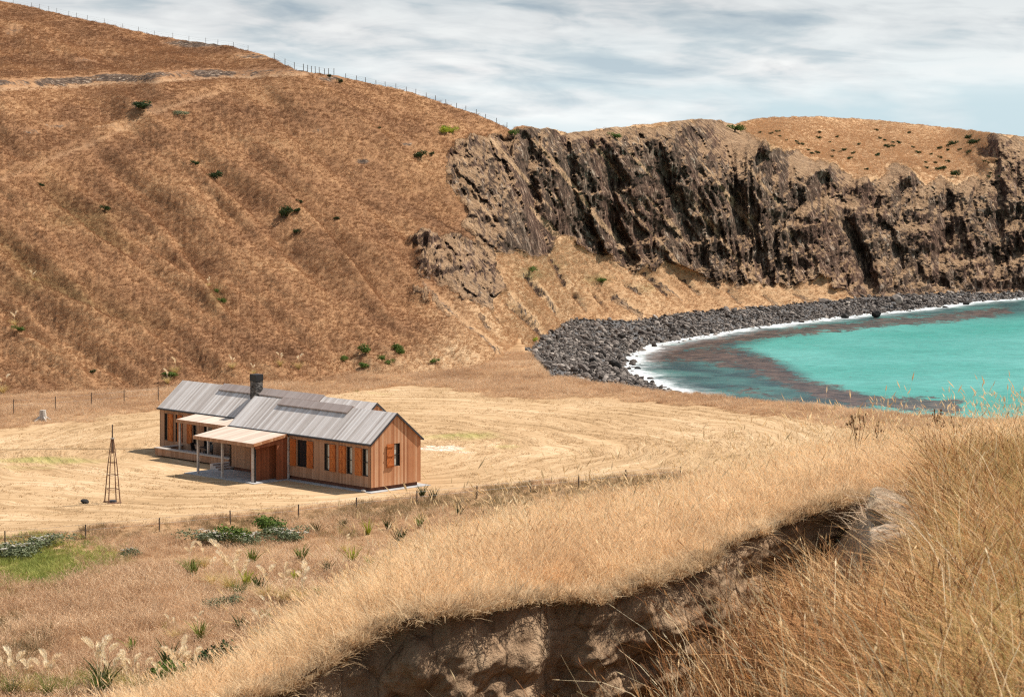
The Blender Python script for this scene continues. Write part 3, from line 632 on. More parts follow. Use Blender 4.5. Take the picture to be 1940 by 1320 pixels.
def build_knoll():
    pxs = np.concatenate([np.arange(-2200, -320, 20.0), np.arange(-320, 2300, 4.0), np.arange(2300, 5200, 16.0)]); n = len(pxs); ey = lip_Y(pxs)
    rows, face = [], []
    top = knoll_z(pxs, ey); bot = near_z(pxs, ey-0.17); hh = top-bot; act = np.clip(hh/0.4, 0, 1); off = -0.16*(1-act)+0.24*act
    for t in np.linspace(0, 1, 46)**0.8:
        Y = 1.2+(ey+off-1.2)*t; rows.append(np.stack([(pxs-CX)/F*Y, Y, near_z(pxs, np.minimum(Y, ey-0.17))], -1)); face.append(np.full(n, 0.35*sstep(0.75, 1.0, t)))
    K = 84
    for i in range(1, K):
        t = i/K; zz = bot+hh*t; a = pxs/4500*13.5
        bul = 0.07*ridged(a/0.75+0.5*zz, zz/0.9, 3, 131)+0.10*fbm(a/0.26, zz/0.20, 4, 133)+0.03*ridged(a/0.12+zz*2, zz/0.10, 3, 137)+0.05*np.tanh(4*gn(a/0.6, zz/0.25, 139))
        Y = ey+off*(1-t)-act*bul*math.sin(math.pi*min(1, t*1.02+0.02))**0.5*0.9+0.10*act*math.exp(-((t-0.93)/0.07)**2)
        rows.append(np.stack([(pxs-CX)/F*Y, Y, zz], -1)); face.append(act*(1-0.6*sstep(0.93, 1.0, t)))
    cy = np.interp(pxs, C_PX, C_Y)
    for t in np.linspace(0, 1, 60):
        Y = ey+(cy+6-ey)*t; rows.append(np.stack([(pxs-CX)/F*Y, Y, knoll_z(pxs, Y)], -1)); face.append(np.zeros(n))
    for t in np.linspace(0.03, 1, 40):
        Y = cy+6+(95-cy-6)*t; rows.append(np.stack([(pxs-CX)/F*Y, Y, knoll_z(pxs, Y)], -1)); face.append(np.zeros(n))
    V = np.array(rows); face = np.array(face); PX = np.tile(pxs, (len(rows), 1))
    mound = np.exp(-((PX-1695)/66)**4-((V[..., 1]-15.0)/1.0)**4)
    me = mesh_np('knoll', V.reshape(-1, 3), grid_faces(*V.shape[:2]), M['knoll'], True, dict(face=face.ravel(), mound=mound.ravel()))
    link('knoll_ground', me, None, 'structure')
build_knoll()

# ------------------------------------------------------------------ scatter machinery
def blades(n, rad, h0, h1, w, lean, seg=3, bend=0.5, heads=0.0, head=(0.06, 0.006), seed=0, spread=1.0):
    r = np.random.default_rng(seed); V = []; Fc = []
    ang = r.uniform(0, 2*math.pi, n); rr = rad*np.sqrt(r.uniform(0, 1, n)); bx, by = rr*np.cos(ang), rr*np.sin(ang)
    hh = r.uniform(h0, h1, n); la = ang+r.normal(0, 0.9, n); ln = np.abs(r.normal(0, lean, n))*(0.4+0.6*spread); bd = r.uniform(0.2, 1, n)*bend
    wa = r.uniform(0, 2*math.pi, n); ww = w*r.uniform(0.7, 1.3, n)
    for i in range(n):
        b = len(V); dx, dy = math.cos(la[i]), math.sin(la[i]); sx, sy = math.cos(wa[i]), math.sin(wa[i])
        for k in range(seg+1):
            t = k/seg; o = hh[i]*(ln[i]*t+bd[i]*t*t*t); z = hh[i]*(t-0.35*bd[i]*t*t*t)
            x, y = bx[i]+dx*o, by[i]+dy*o; q = ww[i]*(1-t*0.8)/2
            V.append((x-sx*q, y-sy*q, z)); V.append((x+sx*q, y+sy*q, z))
            if k: Fc.append((b+2*k-2, b+2*k-1, b+2*k+1, b+2*k))
        if r.uniform() < heads:
            tx, ty, tz = x, y, z; ddx = (V[-1][0]-V[-3][0]); ddy = (V[-1][1]-V[-3][1]); ddz = V[-1][2]-V[-3][2]
            m = math.sqrt(ddx**2+ddy**2+ddz**2)+1e-6; ddx /= m; ddy /= m; ddz /= m; hl = head[0]*r.uniform(0.7, 1.3); hw = head[1]*r.uniform(0.7, 1.3)
            for (ox, oy) in ((1, 0), (0, 1)):
                b = len(V)
                V += [(tx, ty, tz), (tx+ddx*hl*.4+ox*hw, ty+ddy*hl*.4+oy*hw, tz+ddz*hl*.4), (tx+ddx*hl, ty+ddy*hl, tz+ddz*hl), (tx+ddx*hl*.4-ox*hw, ty+ddy*hl*.4-oy*hw, tz+ddz*hl*.4)]
                Fc.append((b, b+1, b+2, b+3))
    return np.array(V), np.array(Fc)
def variants(name, mat, k, **kw):
    out = []
    for i in range(k):
        v, f = blades(seed=i*11+len(name), **kw); out.append(mesh_np(name, v, f, mat, True))
    return out
def rock_mesh(name, mat, seed, sub=2, sq=(1, 1, 1), rough=0.28):
    import bmesh
    bm = bmesh.new(); bmesh.ops.create_icosphere(bm, subdivisions=sub, radius=0.5); r = np.random.default_rng(seed)
    planes = [(Vector(r.normal(size=3)).normalized(), r.uniform(0.26, 0.42)) for _ in range(11)]
    for v in bm.verts:
        for nrm, d in planes:
            q = v.co.dot(nrm)-d
            if q > 0: v.co -= nrm*q*0.85
        v.co *= 1+rough*0.35*float(gn(v.co.x*3+seed, v.co.y*3+v.co.z*2.3, seed)); v.co.x *= sq[0]; v.co.y *= sq[1]; v.co.z *= sq[2]
    me = bpy.data.meshes.new(name); bm.to_mesh(me); bm.free(); me.materials.append(mat); return me

def scatter(name, pts, scl, rot, idx, meshes, label, cat):
    col = bpy.data.collections.new(name+'_kinds')
    for i, m in enumerate(meshes): col.objects.link(bpy.data.objects.new('%s_%02d' % (name, i), m))
    me = bpy.data.meshes.new(name); n = len(pts)
    me.vertices.add(n); me.vertices.foreach_set('co', np.ascontiguousarray(pts, np.float32).ravel())
    scl = np.asarray(scl, np.float32)
    if scl.ndim == 1: scl = np.repeat(scl[:, None], 3, 1)
    me.attributes.new('rot', 'FLOAT_VECTOR', 'POINT').data.foreach_set('vector', np.ascontiguousarray(rot, np.float32).ravel())
    me.attributes.new('scl', 'FLOAT_VECTOR', 'POINT').data.foreach_set('vector', np.ascontiguousarray(scl, np.float32).ravel())
    me.attributes.new('pick', 'INT', 'POINT').data.foreach_set('value', np.ascontiguousarray(idx, np.int32)); me.update()
    ob = link(name, me); tag(ob, label, cat, kind='stuff')
    g = bpy.data.node_groups.new(name, 'GeometryNodeTree')
    g.interface.new_socket('Geometry', in_out='INPUT', socket_type='NodeSocketGeometry'); g.interface.new_socket('Geometry', in_out='OUTPUT', socket_type='NodeSocketGeometry')
    N = g.nodes; Lk = g.links.new; gi = N.new('NodeGroupInput'); go = N.new('NodeGroupOutput')
    ci = N.new('GeometryNodeCollectionInfo'); ci.inputs['Collection'].default_value = col; ci.inputs['Separate Children'].default_value = True; ci.inputs['Reset Children'].default_value = True
    ip = N.new('GeometryNodeInstanceOnPoints'); ip.inputs['Pick Instance'].default_value = True
    def na(nm, typ):
        a = N.new('GeometryNodeInputNamedAttribute'); a.data_type = typ; a.inputs['Name'].default_value = nm; return a.outputs['Attribute']
    er = N.new('FunctionNodeEulerToRotation'); Lk(na('rot', 'FLOAT_VECTOR'), er.inputs[0])
    Lk(gi.outputs[0], ip.inputs['Points']); Lk(ci.outputs[0], ip.inputs['Instance']); Lk(er.outputs[0], ip.inputs['Rotation'])
    Lk(na('scl', 'FLOAT_VECTOR'), ip.inputs['Scale']); Lk(na('pick', 'INT'), ip.inputs['Instance Index']); Lk(ip.outputs[0], go.inputs[0])
    md = ob.modifiers.new('scatter', 'NODES'); md.node_group = g
    return ob
def rnd_rot(n, tilt=0.12, wind=0.0):
    r = np.zeros((n, 3)); r[:, 0] = rng.normal(0, tilt, n); r[:, 1] = rng.normal(wind, tilt, n); r[:, 2] = rng.uniform(-math.pi, math.pi, n); return r

# hillside grass
def scatter_hill():
    px, py = HPX, HPY
    A = HB[:-1, :-1]; e1 = HB[:-1, 1:]-A; e2 = HB[1:, :-1]-A; area = np.linalg.norm(np.cross(e1, e2), axis=-1)
    grass = (1-HROCK[:-1, :-1])*(1-0.8*(HTRACK[:-1, :-1] > .3))*(1-0.92*(HSCREE[:-1, :-1] > .35))
    view = (px[:-1, :-1] > -120) & (px[:-1, :-1] < 2060); dist = HB[:-1, :-1, 1]
    w = (area*grass*view*(260/dist)**1.2).ravel()
    n = 170000; cell = rng.choice(len(w), n, p=w/w.sum()); r, c = np.divmod(cell, A.shape[1]); a, b = rng.uniform(size=(2, n))[..., None]
    pts = A[r, c]+e1[r, c]*a+e2[r, c]*b; pts[:, 2] -= 0.03
    P2 = HPALE[r, c] > rng.uniform(0.25, 0.75, n)
    bigd = (HB[r, c, 1]/260)
    for nm, mk, mt, lb in (('hillside_grass', ~P2, 'hill_tuft', 'rough russet grass covering the steep hillside behind the cabin'), ('scree_slope_grass', P2, 'pale_tuft', 'pale straw grass on the slope below the cliff')):
        q = pts[mk]; k = len(q)
        vs = variants(nm, M[mt], 6, n=26, rad=0.24, h0=0.07, h1=0.20, w=0.022, lean=0.5, seg=2, bend=0.8)
        scatter(nm, q, rng.uniform(0.55, 1.25, k)*np.where(rng.uniform(size=k) < 0.05, 1.5, 1)*np.clip(bigd[mk], 0.9, 1.6)**0.5, rnd_rot(k, 0.15), rng.integers(0, 6, k), vs, lb, 'grass')
scatter_hill()

def in_view_pts(n, px0, px1, Y0, Y1):
    Y = np.sqrt(rng.uniform(Y0**2, Y1**2, n)); px = rng.uniform(px0, px1, n); return px, Y
def scatter_valley():
    px, Y = in_view_pts(150000, -60, 2010, 88, 262); z = valley_z(px, Y); py = HZ+(H-z)*F/Y; X = (px-CX)/F*Y
    mown = soft_poly(px+16*fbm(X/3, Y/6, 3, 81), py+5*fbm(X/3, Y/6, 3, 83), MOWN, 5)
    e = np.interp(px, EDGE[:, 0], EDGE[:, 1]); ok = (mown < 0.5) & (Y < e+3)
    gz = np.zeros_like(px)
    for cx, cy, rx, ry, a in ((60,1068,130,50,1.6),(170,1055,80,26,1.1),(720,745,60,4,.8),(450,1015,100,12,.6),(300,1180,40,20,.5),(160,1296,220,26,1.0),(560,1150,60,50,.6),(480,1270,80,34,.7),(640,1010,60,12,.3),(980,985,50,14,.5)):
        gz = np.maximum(gz, a*np.exp(-((px-cx)/rx)**2-((py-cy)/ry)**2))
    isg = ok & (gz*0.85 > rng.uniform(0.15, 1, len(px))); bd = np.interp(px, [0,560,740,903,1186,1300], [1018,965,952,930,902,893])
    ol = np.clip(np.exp(-((py-bd-16)/16)**2)*np.interp(px, [0,600,750,1250,1400], [.45,.5,.9,.9,0])+0.55*sstep(0.25, 0.6, fbm(X/7, Y/14, 3, 173)), 0, .85)*(py > bd-6); iso = ok & ~isg & (ol > rng.uniform(0.05, 1, len(px)))
    isr = ok & ~isg & ~iso
    pts = np.stack([X, Y, z-0.03], -1)
    # taller by the fence lines and in the near paddock
    h = 0.62+0.45*sstep(1000, 1150, py)+0.35*fbm(X/5, Y/8, 3, 141)
    k = isr.sum(); vs = variants('rough', M['rough'], 8, n=26, rad=0.30, h0=0.25, h1=0.62, w=0.028, lean=0.35, seg=3, bend=0.7, heads=0.25, head=(0.10, 0.02))
    scatter('rough_grass', pts[isr], np.clip(h[isr], 0.45, 1.6)*rng.uniform(0.6, 1.3, k), rnd_rot(k, 0.12), rng.integers(0, 8, k), vs, 'tall tan unmown grass filling the paddock this side of the post line', 'grass')
    k = iso.sum(); vs = variants('oliverough', M['olive_rough'], 5, n=26, rad=0.30, h0=0.22, h1=0.60, w=0.03, lean=0.35, seg=3, bend=0.6)
    scatter('fence_line_grass', pts[iso], np.clip(h[iso], 0.45, 1.6)*rng.uniform(0.6, 1.3, k), rnd_rot(k, 0.12), rng.integers(0, 5, k), vs, 'dull olive brown rank grass growing along the post line', 'grass')
    k = isg.sum(); vs = variants('green', M['green'], 5, n=26, rad=0.28, h0=0.12, h1=0.34, w=0.03, lean=0.4, seg=2, bend=0.7)
    scatter('green_grass', pts[isg], rng.uniform(0.7, 1.3, k), rnd_rot(k, 0.12), rng.integers(0, 5, k), vs, 'patches of green grass in the lower left paddock', 'grass')
    # mown stubble and hay wisps
    px, Y = in_view_pts(60000, -60, 2010, 120, 232); z = valley_z(px, Y); py = HZ+(H-z)*F/Y; X = (px-CX)/F*Y
    sw = swath(X, Y); rowf = gn(sw[:, 0]*0.9, sw[:, 1]*0.06, 151); e = np.interp(px, EDGE[:, 0], EDGE[:, 1])
    a = math.radians(45); dx, dy = X-HOUSE_C[0], Y-HOUSE_C[1]; u = dx*math.cos(a)+dy*math.sin(a); v = -dx*math.sin(a)+dy*math.cos(a)
    ok = in_poly(px, py, MOWN) & (rowf > rng.uniform(-0.5, 0.6, len(px))) & (Y < e) & ~((u > -4) & (u < 9) & (v > -1.5) & (v < 29))
    k = ok.sum(); vs = variants('hay', M['pale_hay'], 5, n=14, rad=0.30, h0=0.05, h1=0.16, w=0.03, lean=1.0, seg=2, bend=1.0)
    scatter('mown_hay', np.stack([X, Y, z-0.02], -1)[ok], rng.uniform(0.5, 1.2, k), rnd_rot(k, 0.1), rng.integers(0, 5, k), vs, 'cut hay lying in curved swaths on the mown field', 'hay')
M['pale_hay'] = mat_blades('pale_hay', [(0.42,0.28,0.14), (0.54,0.37,0.20), (0.66,0.49,0.30)], 0.12, 0.2, 0.5)
scatter_valley()

def scatter_beach():
    n = 125000; px, Y = in_view_pts(n, 960, 2010, 255, 470); X = (px-CX)/F*Y; sd = shore_sd(X, Y); z = beach_z(X, Y); py = HZ+(H-z)*F/Y
    foot = np.interp(px, FOOT[:, 0], FOOT[:, 1]); wob = 8*fbm(px/30, py/30, 3, 161)
    ok = (sd > -2.2+1.6*fbm(X/4, Y/4, 3, 163)) & (py > foot-6+wob) & (rng.uniform(size=n) < np.where(sd < 0, 0.35, 1.0))
    ok |= in_poly(px+wob, py, [(1060,600),(1085,585),(1120,600),(1150,612),(1060,640),(1010,668),(990,672)]) 
    X, Y, z, sd, px = X[ok], Y[ok], z[ok], sd[ok], px[ok]; k = len(X)
    s = np.exp(rng.normal(math.log(0.36), 0.55, k))*np.clip(0.85+0.2*fbm(X/7, Y/7, 2, 165), 0.5, 1.5)*np.interp(px, [1000,1400,1900], [1.0,0.9,0.95]); s = np.clip(s, 0.18, 1.7)
    rot = np.stack([rng.normal(0, .5, k), rng.normal(0, .5, k), rng.uniform(-3.14, 3.14, k)], -1)
    vs = [rock_mesh('boulder', M['boulder'], 3+i, 2, sq) for i, sq in enumerate([(1.2,.9,.7),(1,1,.7),(1.4,.8,.6),(.9,1.1,.8),(1.3,1,.55),(1,.8,.9)])]
    scatter('boulder_beach', np.stack([X, Y, z+s*0.12], -1), s, rot, rng.integers(0, 6, k), vs, 'dark grey boulders heaped along the curved shore of the bay', 'boulders')
scatter_beach()

# foreground grass
def scatter_near():
    wind = 0.0
    # bright grass on the far side of the bank
    px, Y = in_view_pts(41000, 150, 2420, 12, 37); ey = lip_Y(px); cy = np.interp(px, C_PX, C_Y)
    ok = (Y > ey+0.03) & (Y < cy+2.5) & (np.exp(-((px-1695)/58)**4-((Y-15.5)/0.85)**4) < 0.5)
    px, Y = px[ok], Y[ok]; k = len(px); X = (px-CX)/F*Y; z = knoll_z(px, Y)
    short = sstep(0, 0.9, Y-lip_Y(px))
    vs = variants('straw', M['straw'], 8, n=60, rad=0.15, h0=0.08, h1=0.27, w=0.0055, lean=0.30, seg=3, bend=0.5, heads=0.12, head=(0.045, 0.004))
    scatter('straw_grass', np.stack([X, Y, z-0.02], -1), (0.38+0.62*short)*rng.uniform(0.7, 1.2, k), rnd_rot(k, 0.10), rng.integers(0, 8, k), vs, 'bright straw grass crowning the knoll above the bank', 'grass')
    # flowering stems standing over it
    px, Y = in_view_pts(1900, 500, 2120, 14, 37); cy = np.interp(px, C_PX, C_Y); ok = (Y > lip_Y(px)+0.6) & (Y < cy+2); px, Y = px[ok], Y[ok]; k = len(px)
    vs = variants('stem', M['plume_stem'], 6, n=5, rad=0.25, h0=0.35, h1=0.70, w=0.0045, lean=0.2, seg=4, bend=0.5, heads=1.0, head=(0.085, 0.006))
    scatter('seeding_stems', np.stack([(px-CX)/F*Y, Y, knoll_z(px, Y)-0.02], -1), rng.uniform(0.5, 1.1, k), rnd_rot(k, 0.15, 0.1), rng.integers(0, 6, k), vs, 'pale seed heads on thin stems rising above the knoll', 'grass')
    # fringe hanging on the lip
    n = 3400; px = rng.uniform(380, 1660, n); px = px[fbm(px/22, px*0, 2, 191) > rng.uniform(-0.7, 0.5, n)]; n = len(px); Y = lip_Y(px)+rng.uniform(-0.03, 0.28, n)
    vs = variants('fringe', M['fringe'], 5, n=20, rad=0.07, h0=0.03, h1=0.10, w=0.0075, lean=0.6, seg=3, bend=1.0)
    scatter('lip_grass', np.stack([(px-CX)/F*Y, Y, knoll_z(px, Y)-0.02], -1), rng.uniform(0.45, 1.1, n), rnd_rot(n, 0.25), rng.integers(0, 5, n), vs, 'matted dry grass hanging over the edge of the earth bank', 'grass')
    # tall russet stems on the camera side
    px, Y = in_view_pts(8600, 930, 3050, 4.6, 17.5); ey = lip_Y(px)
    thin = np.interp(px, [950,1150,1300,1450,1600], [0.04,0.12,0.22,0.42,0.9]); ok = (Y < ey+np.where(px > 1640, 6, -0.45)) & (rng.uniform(size=len(px)) < thin) & (np.exp(-((px-1695)/80)**4-((Y-15.2)/1.4)**4) < 0.5)
    px, Y = px[ok], Y[ok]; k = len(px); ey = lip_Y(px); z = np.where(Y < ey, near_z(px, Y), knoll_z(px, Y))
    X = (px-CX)/F*Y; hs = np.interp(px, [950,1500,1640,1900], [1.0,1.0,0.62,0.55])
    vs = []
    for mt in ('tall', 'tall_dark', 'tall_dark', 'tall_pale'): vs += variants('tall'+mt, M[mt], 3, n=11, rad=0.20, h0=0.35, h1=1.0, w=0.0100, lean=0.22, seg=5, bend=0.42, heads=0.4, head=(0.065, 0.0055))
    ol = (px > 1820+60*fbm(X/.6, Y/.6, 2, 171)) & (rng.uniform(size=k) < 0.6)
    sc = hs*rng.uniform(0.65, 1.15, k)
    line = np.interp(px, [950,1070,1230,1300,1400,1500,1600,1618,1770,1790], [1330,1245,1170,1135,1100,1065,1025,1015,1015,300])+rng.exponential(95, k)*np.interp(px, [950,1600,1790,1800], [1,1,.6,0])
    smax = (H-z-(line-HZ)/F*Y)/0.72; sc = np.minimum(sc, smax); keep = sc > 0.22; px, Y, z, X, sc, ol = px[keep], Y[keep], z[keep], X[keep], sc[keep], ol[keep]; k = len(px)
    scatter('tall_grass', np.stack([X, Y, z-0.03], -1)[~ol], sc[~ol], rnd_rot(k, 0.13)[~ol], rng.integers(0, 12, (~ol).sum()), vs, 'long russet grass stems growing in front of the earth bank', 'grass')
    vs = variants('olive', M['olive'], 5, n=60, rad=0.18, h0=0.2, h1=0.75, w=0.006, lean=0.40, seg=5, bend=0.9, heads=0.1, head=(0.06, 0.005))
    scatter('olive_grass', np.stack([X, Y, z-0.03], -1)[ol], sc[ol]*1.1, rnd_rot(k, 0.15)[ol], rng.integers(0, 5, ol.sum()), vs, 'greenish grass among the dry stems at the right edge', 'grass')
    # thick understorey of short dry blades
    px, Y = in_view_pts(5200, 1330, 3050, 5.5, 17.5); ey = lip_Y(px); ok = (Y < ey+np.where(px > 1780, 5, -0.9)) & ((px < 1580) | (px > 1800) | (Y < 11.0)) & (rng.uniform(size=len(px)) < np.interp(px, [1330,1500,1650], [.05,.35,1])) & (np.exp(-((px-1695)/62)**4-((Y-15.4)/1.0)**4) < 0.5)
    px, Y = px[ok], Y[ok]; k = len(px); ey = lip_Y(px); z = np.where(Y < ey, near_z(px, Y), knoll_z(px, Y))
    vs = variants('under', M['tall'], 6, n=60, rad=0.17, h0=0.08, h1=0.34, w=0.006, lean=0.65, seg=4, bend=1.1)
    scatter('undergrowth_grass', np.stack([(px-CX)/F*Y, Y, z-0.02], -1), rng.uniform(0.6, 1.2, k), rnd_rot(k, 0.2), rng.integers(0, 6, k), vs, 'tangled short dry grass under the tall stems', 'grass')
    # straw felt on the pale mound
    n = 26; px = rng.normal(1695, 44, n); Y = rng.normal(15.1, 0.4, n); Y = np.clip(Y, 14.2, 16.0)
    vs = variants('felt', M['felt'], 4, n=36, rad=0.12, h0=0.02, h1=0.09, w=0.006, lean=1.5, seg=3, bend=1.5)
    scatter('matted_straw', np.stack([(px-CX)/F*Y, Y, knoll_z(px, Y)-0.01], -1), rng.uniform(0.6, 1.2, n), rnd_rot(n, 0.3), rng.integers(0, 4, n), vs, 'bleached flattened straw on the small mound at the end of the bank', 'straw')
M['plume_stem'] = mat_blades('pale_seed_stems', [(0.72,0.50,0.26), (0.84,0.64,0.38), (0.90,0.74,0.50)], 1.0, 0.4, 0.5)
M['fringe'] = mat_blades('lip_straw', [(0.42,0.27,0.15), (0.64,0.45,0.26), (0.82,0.62,0.39)], 2.0, 0.3, 0.6)
M['felt'] = mat_blades('bleached_straw', [(0.50,0.34,0.20), (0.66,0.48,0.32), (0.78,0.62,0.45)], 2.0, 0.2, 0.6)
scatter_near()

# ------------------------------------------------------------------ the house (x: across the gable, y: along the wings)
house = empty('timber_house', (HOUSE_C[0], HOUSE_C[1], 0), math.radians(45))
tag(house, 'long cedar clad house of two gabled wings with grey roofs on the mown field', 'house')
W, EV, RG, ZB = 4.5, 3.22, 5.02, 0.28
OVH = 0.12
def prism_wall(x0, y0, y1, cut=None):                    # walls of a gabled wing, closed
    return [(x0,y0,ZB),(x0+W,y0,ZB),(x0+W,y0,EV),(x0+W/2,y0,RG-0.06),(x0,y0,EV),(x0,y1,ZB),(x0+W,y1,ZB),(x0+W,y1,EV),(x0+W/2,y1,RG-0.06),(x0,y1,EV)]
def a_of(px, b):                                         # position along a wall plane seen at that column
    r = (px-CX)/F; k = math.sqrt(0.5); return (HOUSE_C[0]+k*b-r*(HOUSE_C[1]+k*b))/(k*(1+r))
def b_of(px, a=0.0):
    r = (px-CX)/F; k = math.sqrt(0.5); return (r*(HOUSE_C[1]+k*a)-HOUSE_C[0]+k*a)/(k*(1-r))
def opening_wall(x, spans, ya, yb, mat_name, parent, th=0.14):
    """long wall at x facing -x with real openings (y0,y1,z0,z1)"""
    m = MB(); y = ya
    for (y0, y1, z0, z1) in sorted(spans):
        if y0 > y: m.box(x, x+th, y, y0, ZB, EV)
        m.box(x, x+th, y0, y1, ZB, z0); m.box(x, x+th, y0, y1, z1, EV); y = y1
    m.box(x, x+th, y, yb, ZB, EV)
    return m.build('wall', M[mat_name], parent)
def window(kind, x, y0, y1, z0, z1, axis, curtain=True, shut=None, parent=house):
    """recessed window: frame, glass pane, optional curtain, optional shutter beside it"""
    fr = MB(); t = 0.06
    def bx(u0, u1, d0, d1, w0, w1, mb):
        if axis == 'x': mb.box(x+d0, x+d1, u0, u1, w0, w1)
        else: mb.box(u0, u1, x+d0, x+d1, w0, w1)
    for u0, u1, w0, w1 in ((y0, y0+t, z0, z1), (y1-t, y1, z0, z1), (y0+t, y1-t, z0, z0+t), (y0+t, y1-t, z1-t, z1), (y0+t, y1-t, (z0+z1)/2-.02, (z0+z1)/2+.02)):
        bx(u0, u1, 0.045, 0.10, w0, w1, fr)
    w = fr.build('window', M['frame'], parent)
    g = MB(); bx(y0+t, y1-t, 0.115, 0.125, z0+t, z1-t, g); g.build('pane', M['glass'], w)
    if curtain:
        c = MB(); s = (y1-y0)*0.42
        a0, a1 = (y1-t-s, y1-t) if curtain == 'far' else (y0+t, y0+t+s)
        bx(a0, a1, 0.105, 0.112, z0+t, z1-t, c); c.build('curtain', M['curtain'], w)
    return w
def shutter(x, y0, y1, z0, z1, axis, parent=house, label=None):
    m = MB(); d = -0.075
    def bx(u0, u1, d0, d1, w0, w1):
        if axis == 'x': m.box(x+d0, x+d1, u0, u1, w0, w1)
        else: m.box(u0, u1, x+d0, x+d1, w0, w1)
    bx(y0, y1, d, -0.035, z0, z1)
    for zz in (z0+0.10, (z0+z1)/2-0.05, z1-0.22): bx(y0+0.02, y1-0.02, d-0.035, d, zz, zz+0.11)
    # diagonal brace
    for (za, zb2) in ((z0+0.21, (z0+z1)/2-0.05), ((z0+z1)/2+0.06, z1-0.22)):
        q0, q1 = (y0+0.05, y1-0.05); w = 0.09
        pts = [(q0, za), (q0+w, za), (q1, zb2), (q1-w, zb2)]
        if axis == 'x': v = [(x+d-0.03, u, z) for u, z in pts]+[(x+d, u, z) for u, z in pts]
        else: v = [(u, x+d-0.03, z) for u, z in pts]+[(u, x+d, z) for u, z in pts]
        m.raw(v, [(0,1,2,3),(7,6,5,4),(0,4,5,1),(1,5,6,2),(2,6,7,3),(3,7,4,0)])
    return m.build('shutter', M['shutter'], parent)

XR = 3.2                                                  # rear wing offset
L1, R0, R1 = 15.0, 5.6, 27.7
ZW0, ZW1 = 1.0, 2.84
# --- front wing, long wall facing the camera side
fw = []                                                   # (dark px range, shutter px range)
for d, s in (((563,582),(582.5,594)), ((614,625),(625.5,636.5)), ((656.5,667.5),(643,656)), ((686.5,697.5),(673.5,686))):
    fw.append((sorted((a_of(d[0],0), a_of(d[1],0))), sorted((a_of(s[0],0), a_of(s[1],0)))))
spans = [(d[0], d[1], ZW0, ZW1) for d, s in fw]
opening_wall(0.0, spans, 0.0, L1, 'wall_grey', house)['label'] = 'long wall of the front wing, shade toned into its boards'
for i, (d, s) in enumerate(fw):
    window('w', 0.0, d[0]+.005, d[1]-.005, ZW0+.005, ZW1-.005, 'x', curtain='near' if i else False)
    shutter(0.0, s[0], s[1], ZW0, ZW1, 'x')
d = sorted((a_of(550.5,0), a_of(561.5,0))); shutter(0.0, d[0], d[1], ZW0, ZW1, 'x')
# --- front gable with a real opening
gb0, gb1, gz0, gz1 = b_of(746), b_of(758), 1.52, 3.05
def gable_wall(x0, y, ops, name='gable_wall', mat='wall_cedar', th=0.14, parent=house, sgn=1):
    zt = lambda x: (EV+(RG-0.07-EV)*(1-abs(x-(x0+W/2))/(W/2)))
    xs = sorted({x0, x0+W/2, x0+W} | {o for op in ops for o in op[:2]}); m = MB(); y2 = y+th*sgn
    for xa, xb in zip(xs[:-1], xs[1:]):
        op = [o for o in ops if o[0] <= (xa+xb)/2 <= o[1]]
        segs = [(ZB, ZB, zt(xa), zt(xb))] if not op else [(ZB, ZB, op[0][2], op[0][2]), (op[0][3], op[0][3], zt(xa), zt(xb))]
        for za, zb2, zc, zd in segs:
            m.hexa([(xa,y,za),(xb,y,zb2),(xb,y2,zb2),(xa,y2,za),(xa,y,zc),(xb,y,zd),(xb,y2,zd),(xa,y2,zc)])
    return m.build(name, M[mat], parent)
gable_wall(0.0, -0.003, [(gb0, gb1, gz0, gz1)])['label'] = 'orange cedar gable wall of the front wing'
window('w', -0.003, gb0+.005, gb1-.005, gz0+.005, gz1-.005, 'y', curtain='near')
sh = shutter(-0.003, b_of(732), b_of(745.5), gz0-0.02, gz1+0.02, 'y'); sh['label'] = 'open orange shutter on the gable'
gable_wall(0.0, L1+.003, [], mat='wall_grey', sgn=-1)
MB().box(W-0.14, W, 0.14, L1-0.14, ZB, EV-0.02).build('wall', M['wall_cedar'], house)
# --- rear wing
rspec = [((311.5,318.5),(319,328.5)), ((332.5,337),(337.5,346)), ((365.5,372.5),(355,364.5))]
rw = [(sorted((a_of(d[0],XR), a_of(d[1],XR))), sorted((a_of(s[0],XR), a_of(s[1],XR)))) for d, s in rspec]
doors = sorted((a_of(386,XR), a_of(402,XR))); doors2 = sorted((a_of(430,XR), a_of(446,XR)))
spans = [(d[0], d[1], ZW0-.2, ZW1) for d, s in rw]+[(doors[0], doors[1], ZB+.3, ZW1), (doors2[0], doors2[1], ZB+.3, ZW1)]
opening_wall(XR, spans, L1+0.005, R1, 'wall_grey', house)['label'] = 'long wall of the rear wing, shade toned into its boards'
for d, s in rw:
    window('w', XR, d[0]+.005, d[1]-.005, ZW0-.195, ZW1-.005, 'x', curtain=False); shutter(XR, s[0], s[1], ZW0-.2, ZW1, 'x')
for d in (doors, doors2):
    w = window('w', XR, d[0]+.005, d[1]-.005, ZB+.305, ZW1-.005, 'x', curtain=False); w.name = 'glass_door'
gable_wall(XR, R0, []); gable_wall(XR, R1+.003, [], mat='wall_cedar', sgn=-1)
MB().box(XR+W-0.14, XR+W, R0+0.14, R1-0.14, ZB, EV-0.02).build('wall', M['wall_cedar'], house)
MB().box(XR+0.15, XR+W-0.15, R0+0.3, R1-0.3, ZB+0.02, ZB+0.10).build('floor', M['deck'], house)
MB().box(0.15, W-0.15, 0.3, L1-0.3, ZB+0.02, ZB+0.10).build('floor', M['deck'], house)
# --- base boards, set back under the walls
MB().box(0.16, W-0.16, 0.18, L1-0.15, -0.25, ZB-0.003).build('plinth', M['plinth'], house)
MB().box(XR+0.16, XR+W-0.16, R0+0.18, R1-0.15, -0.25, ZB-0.006).build('plinth', M['plinth'], house)
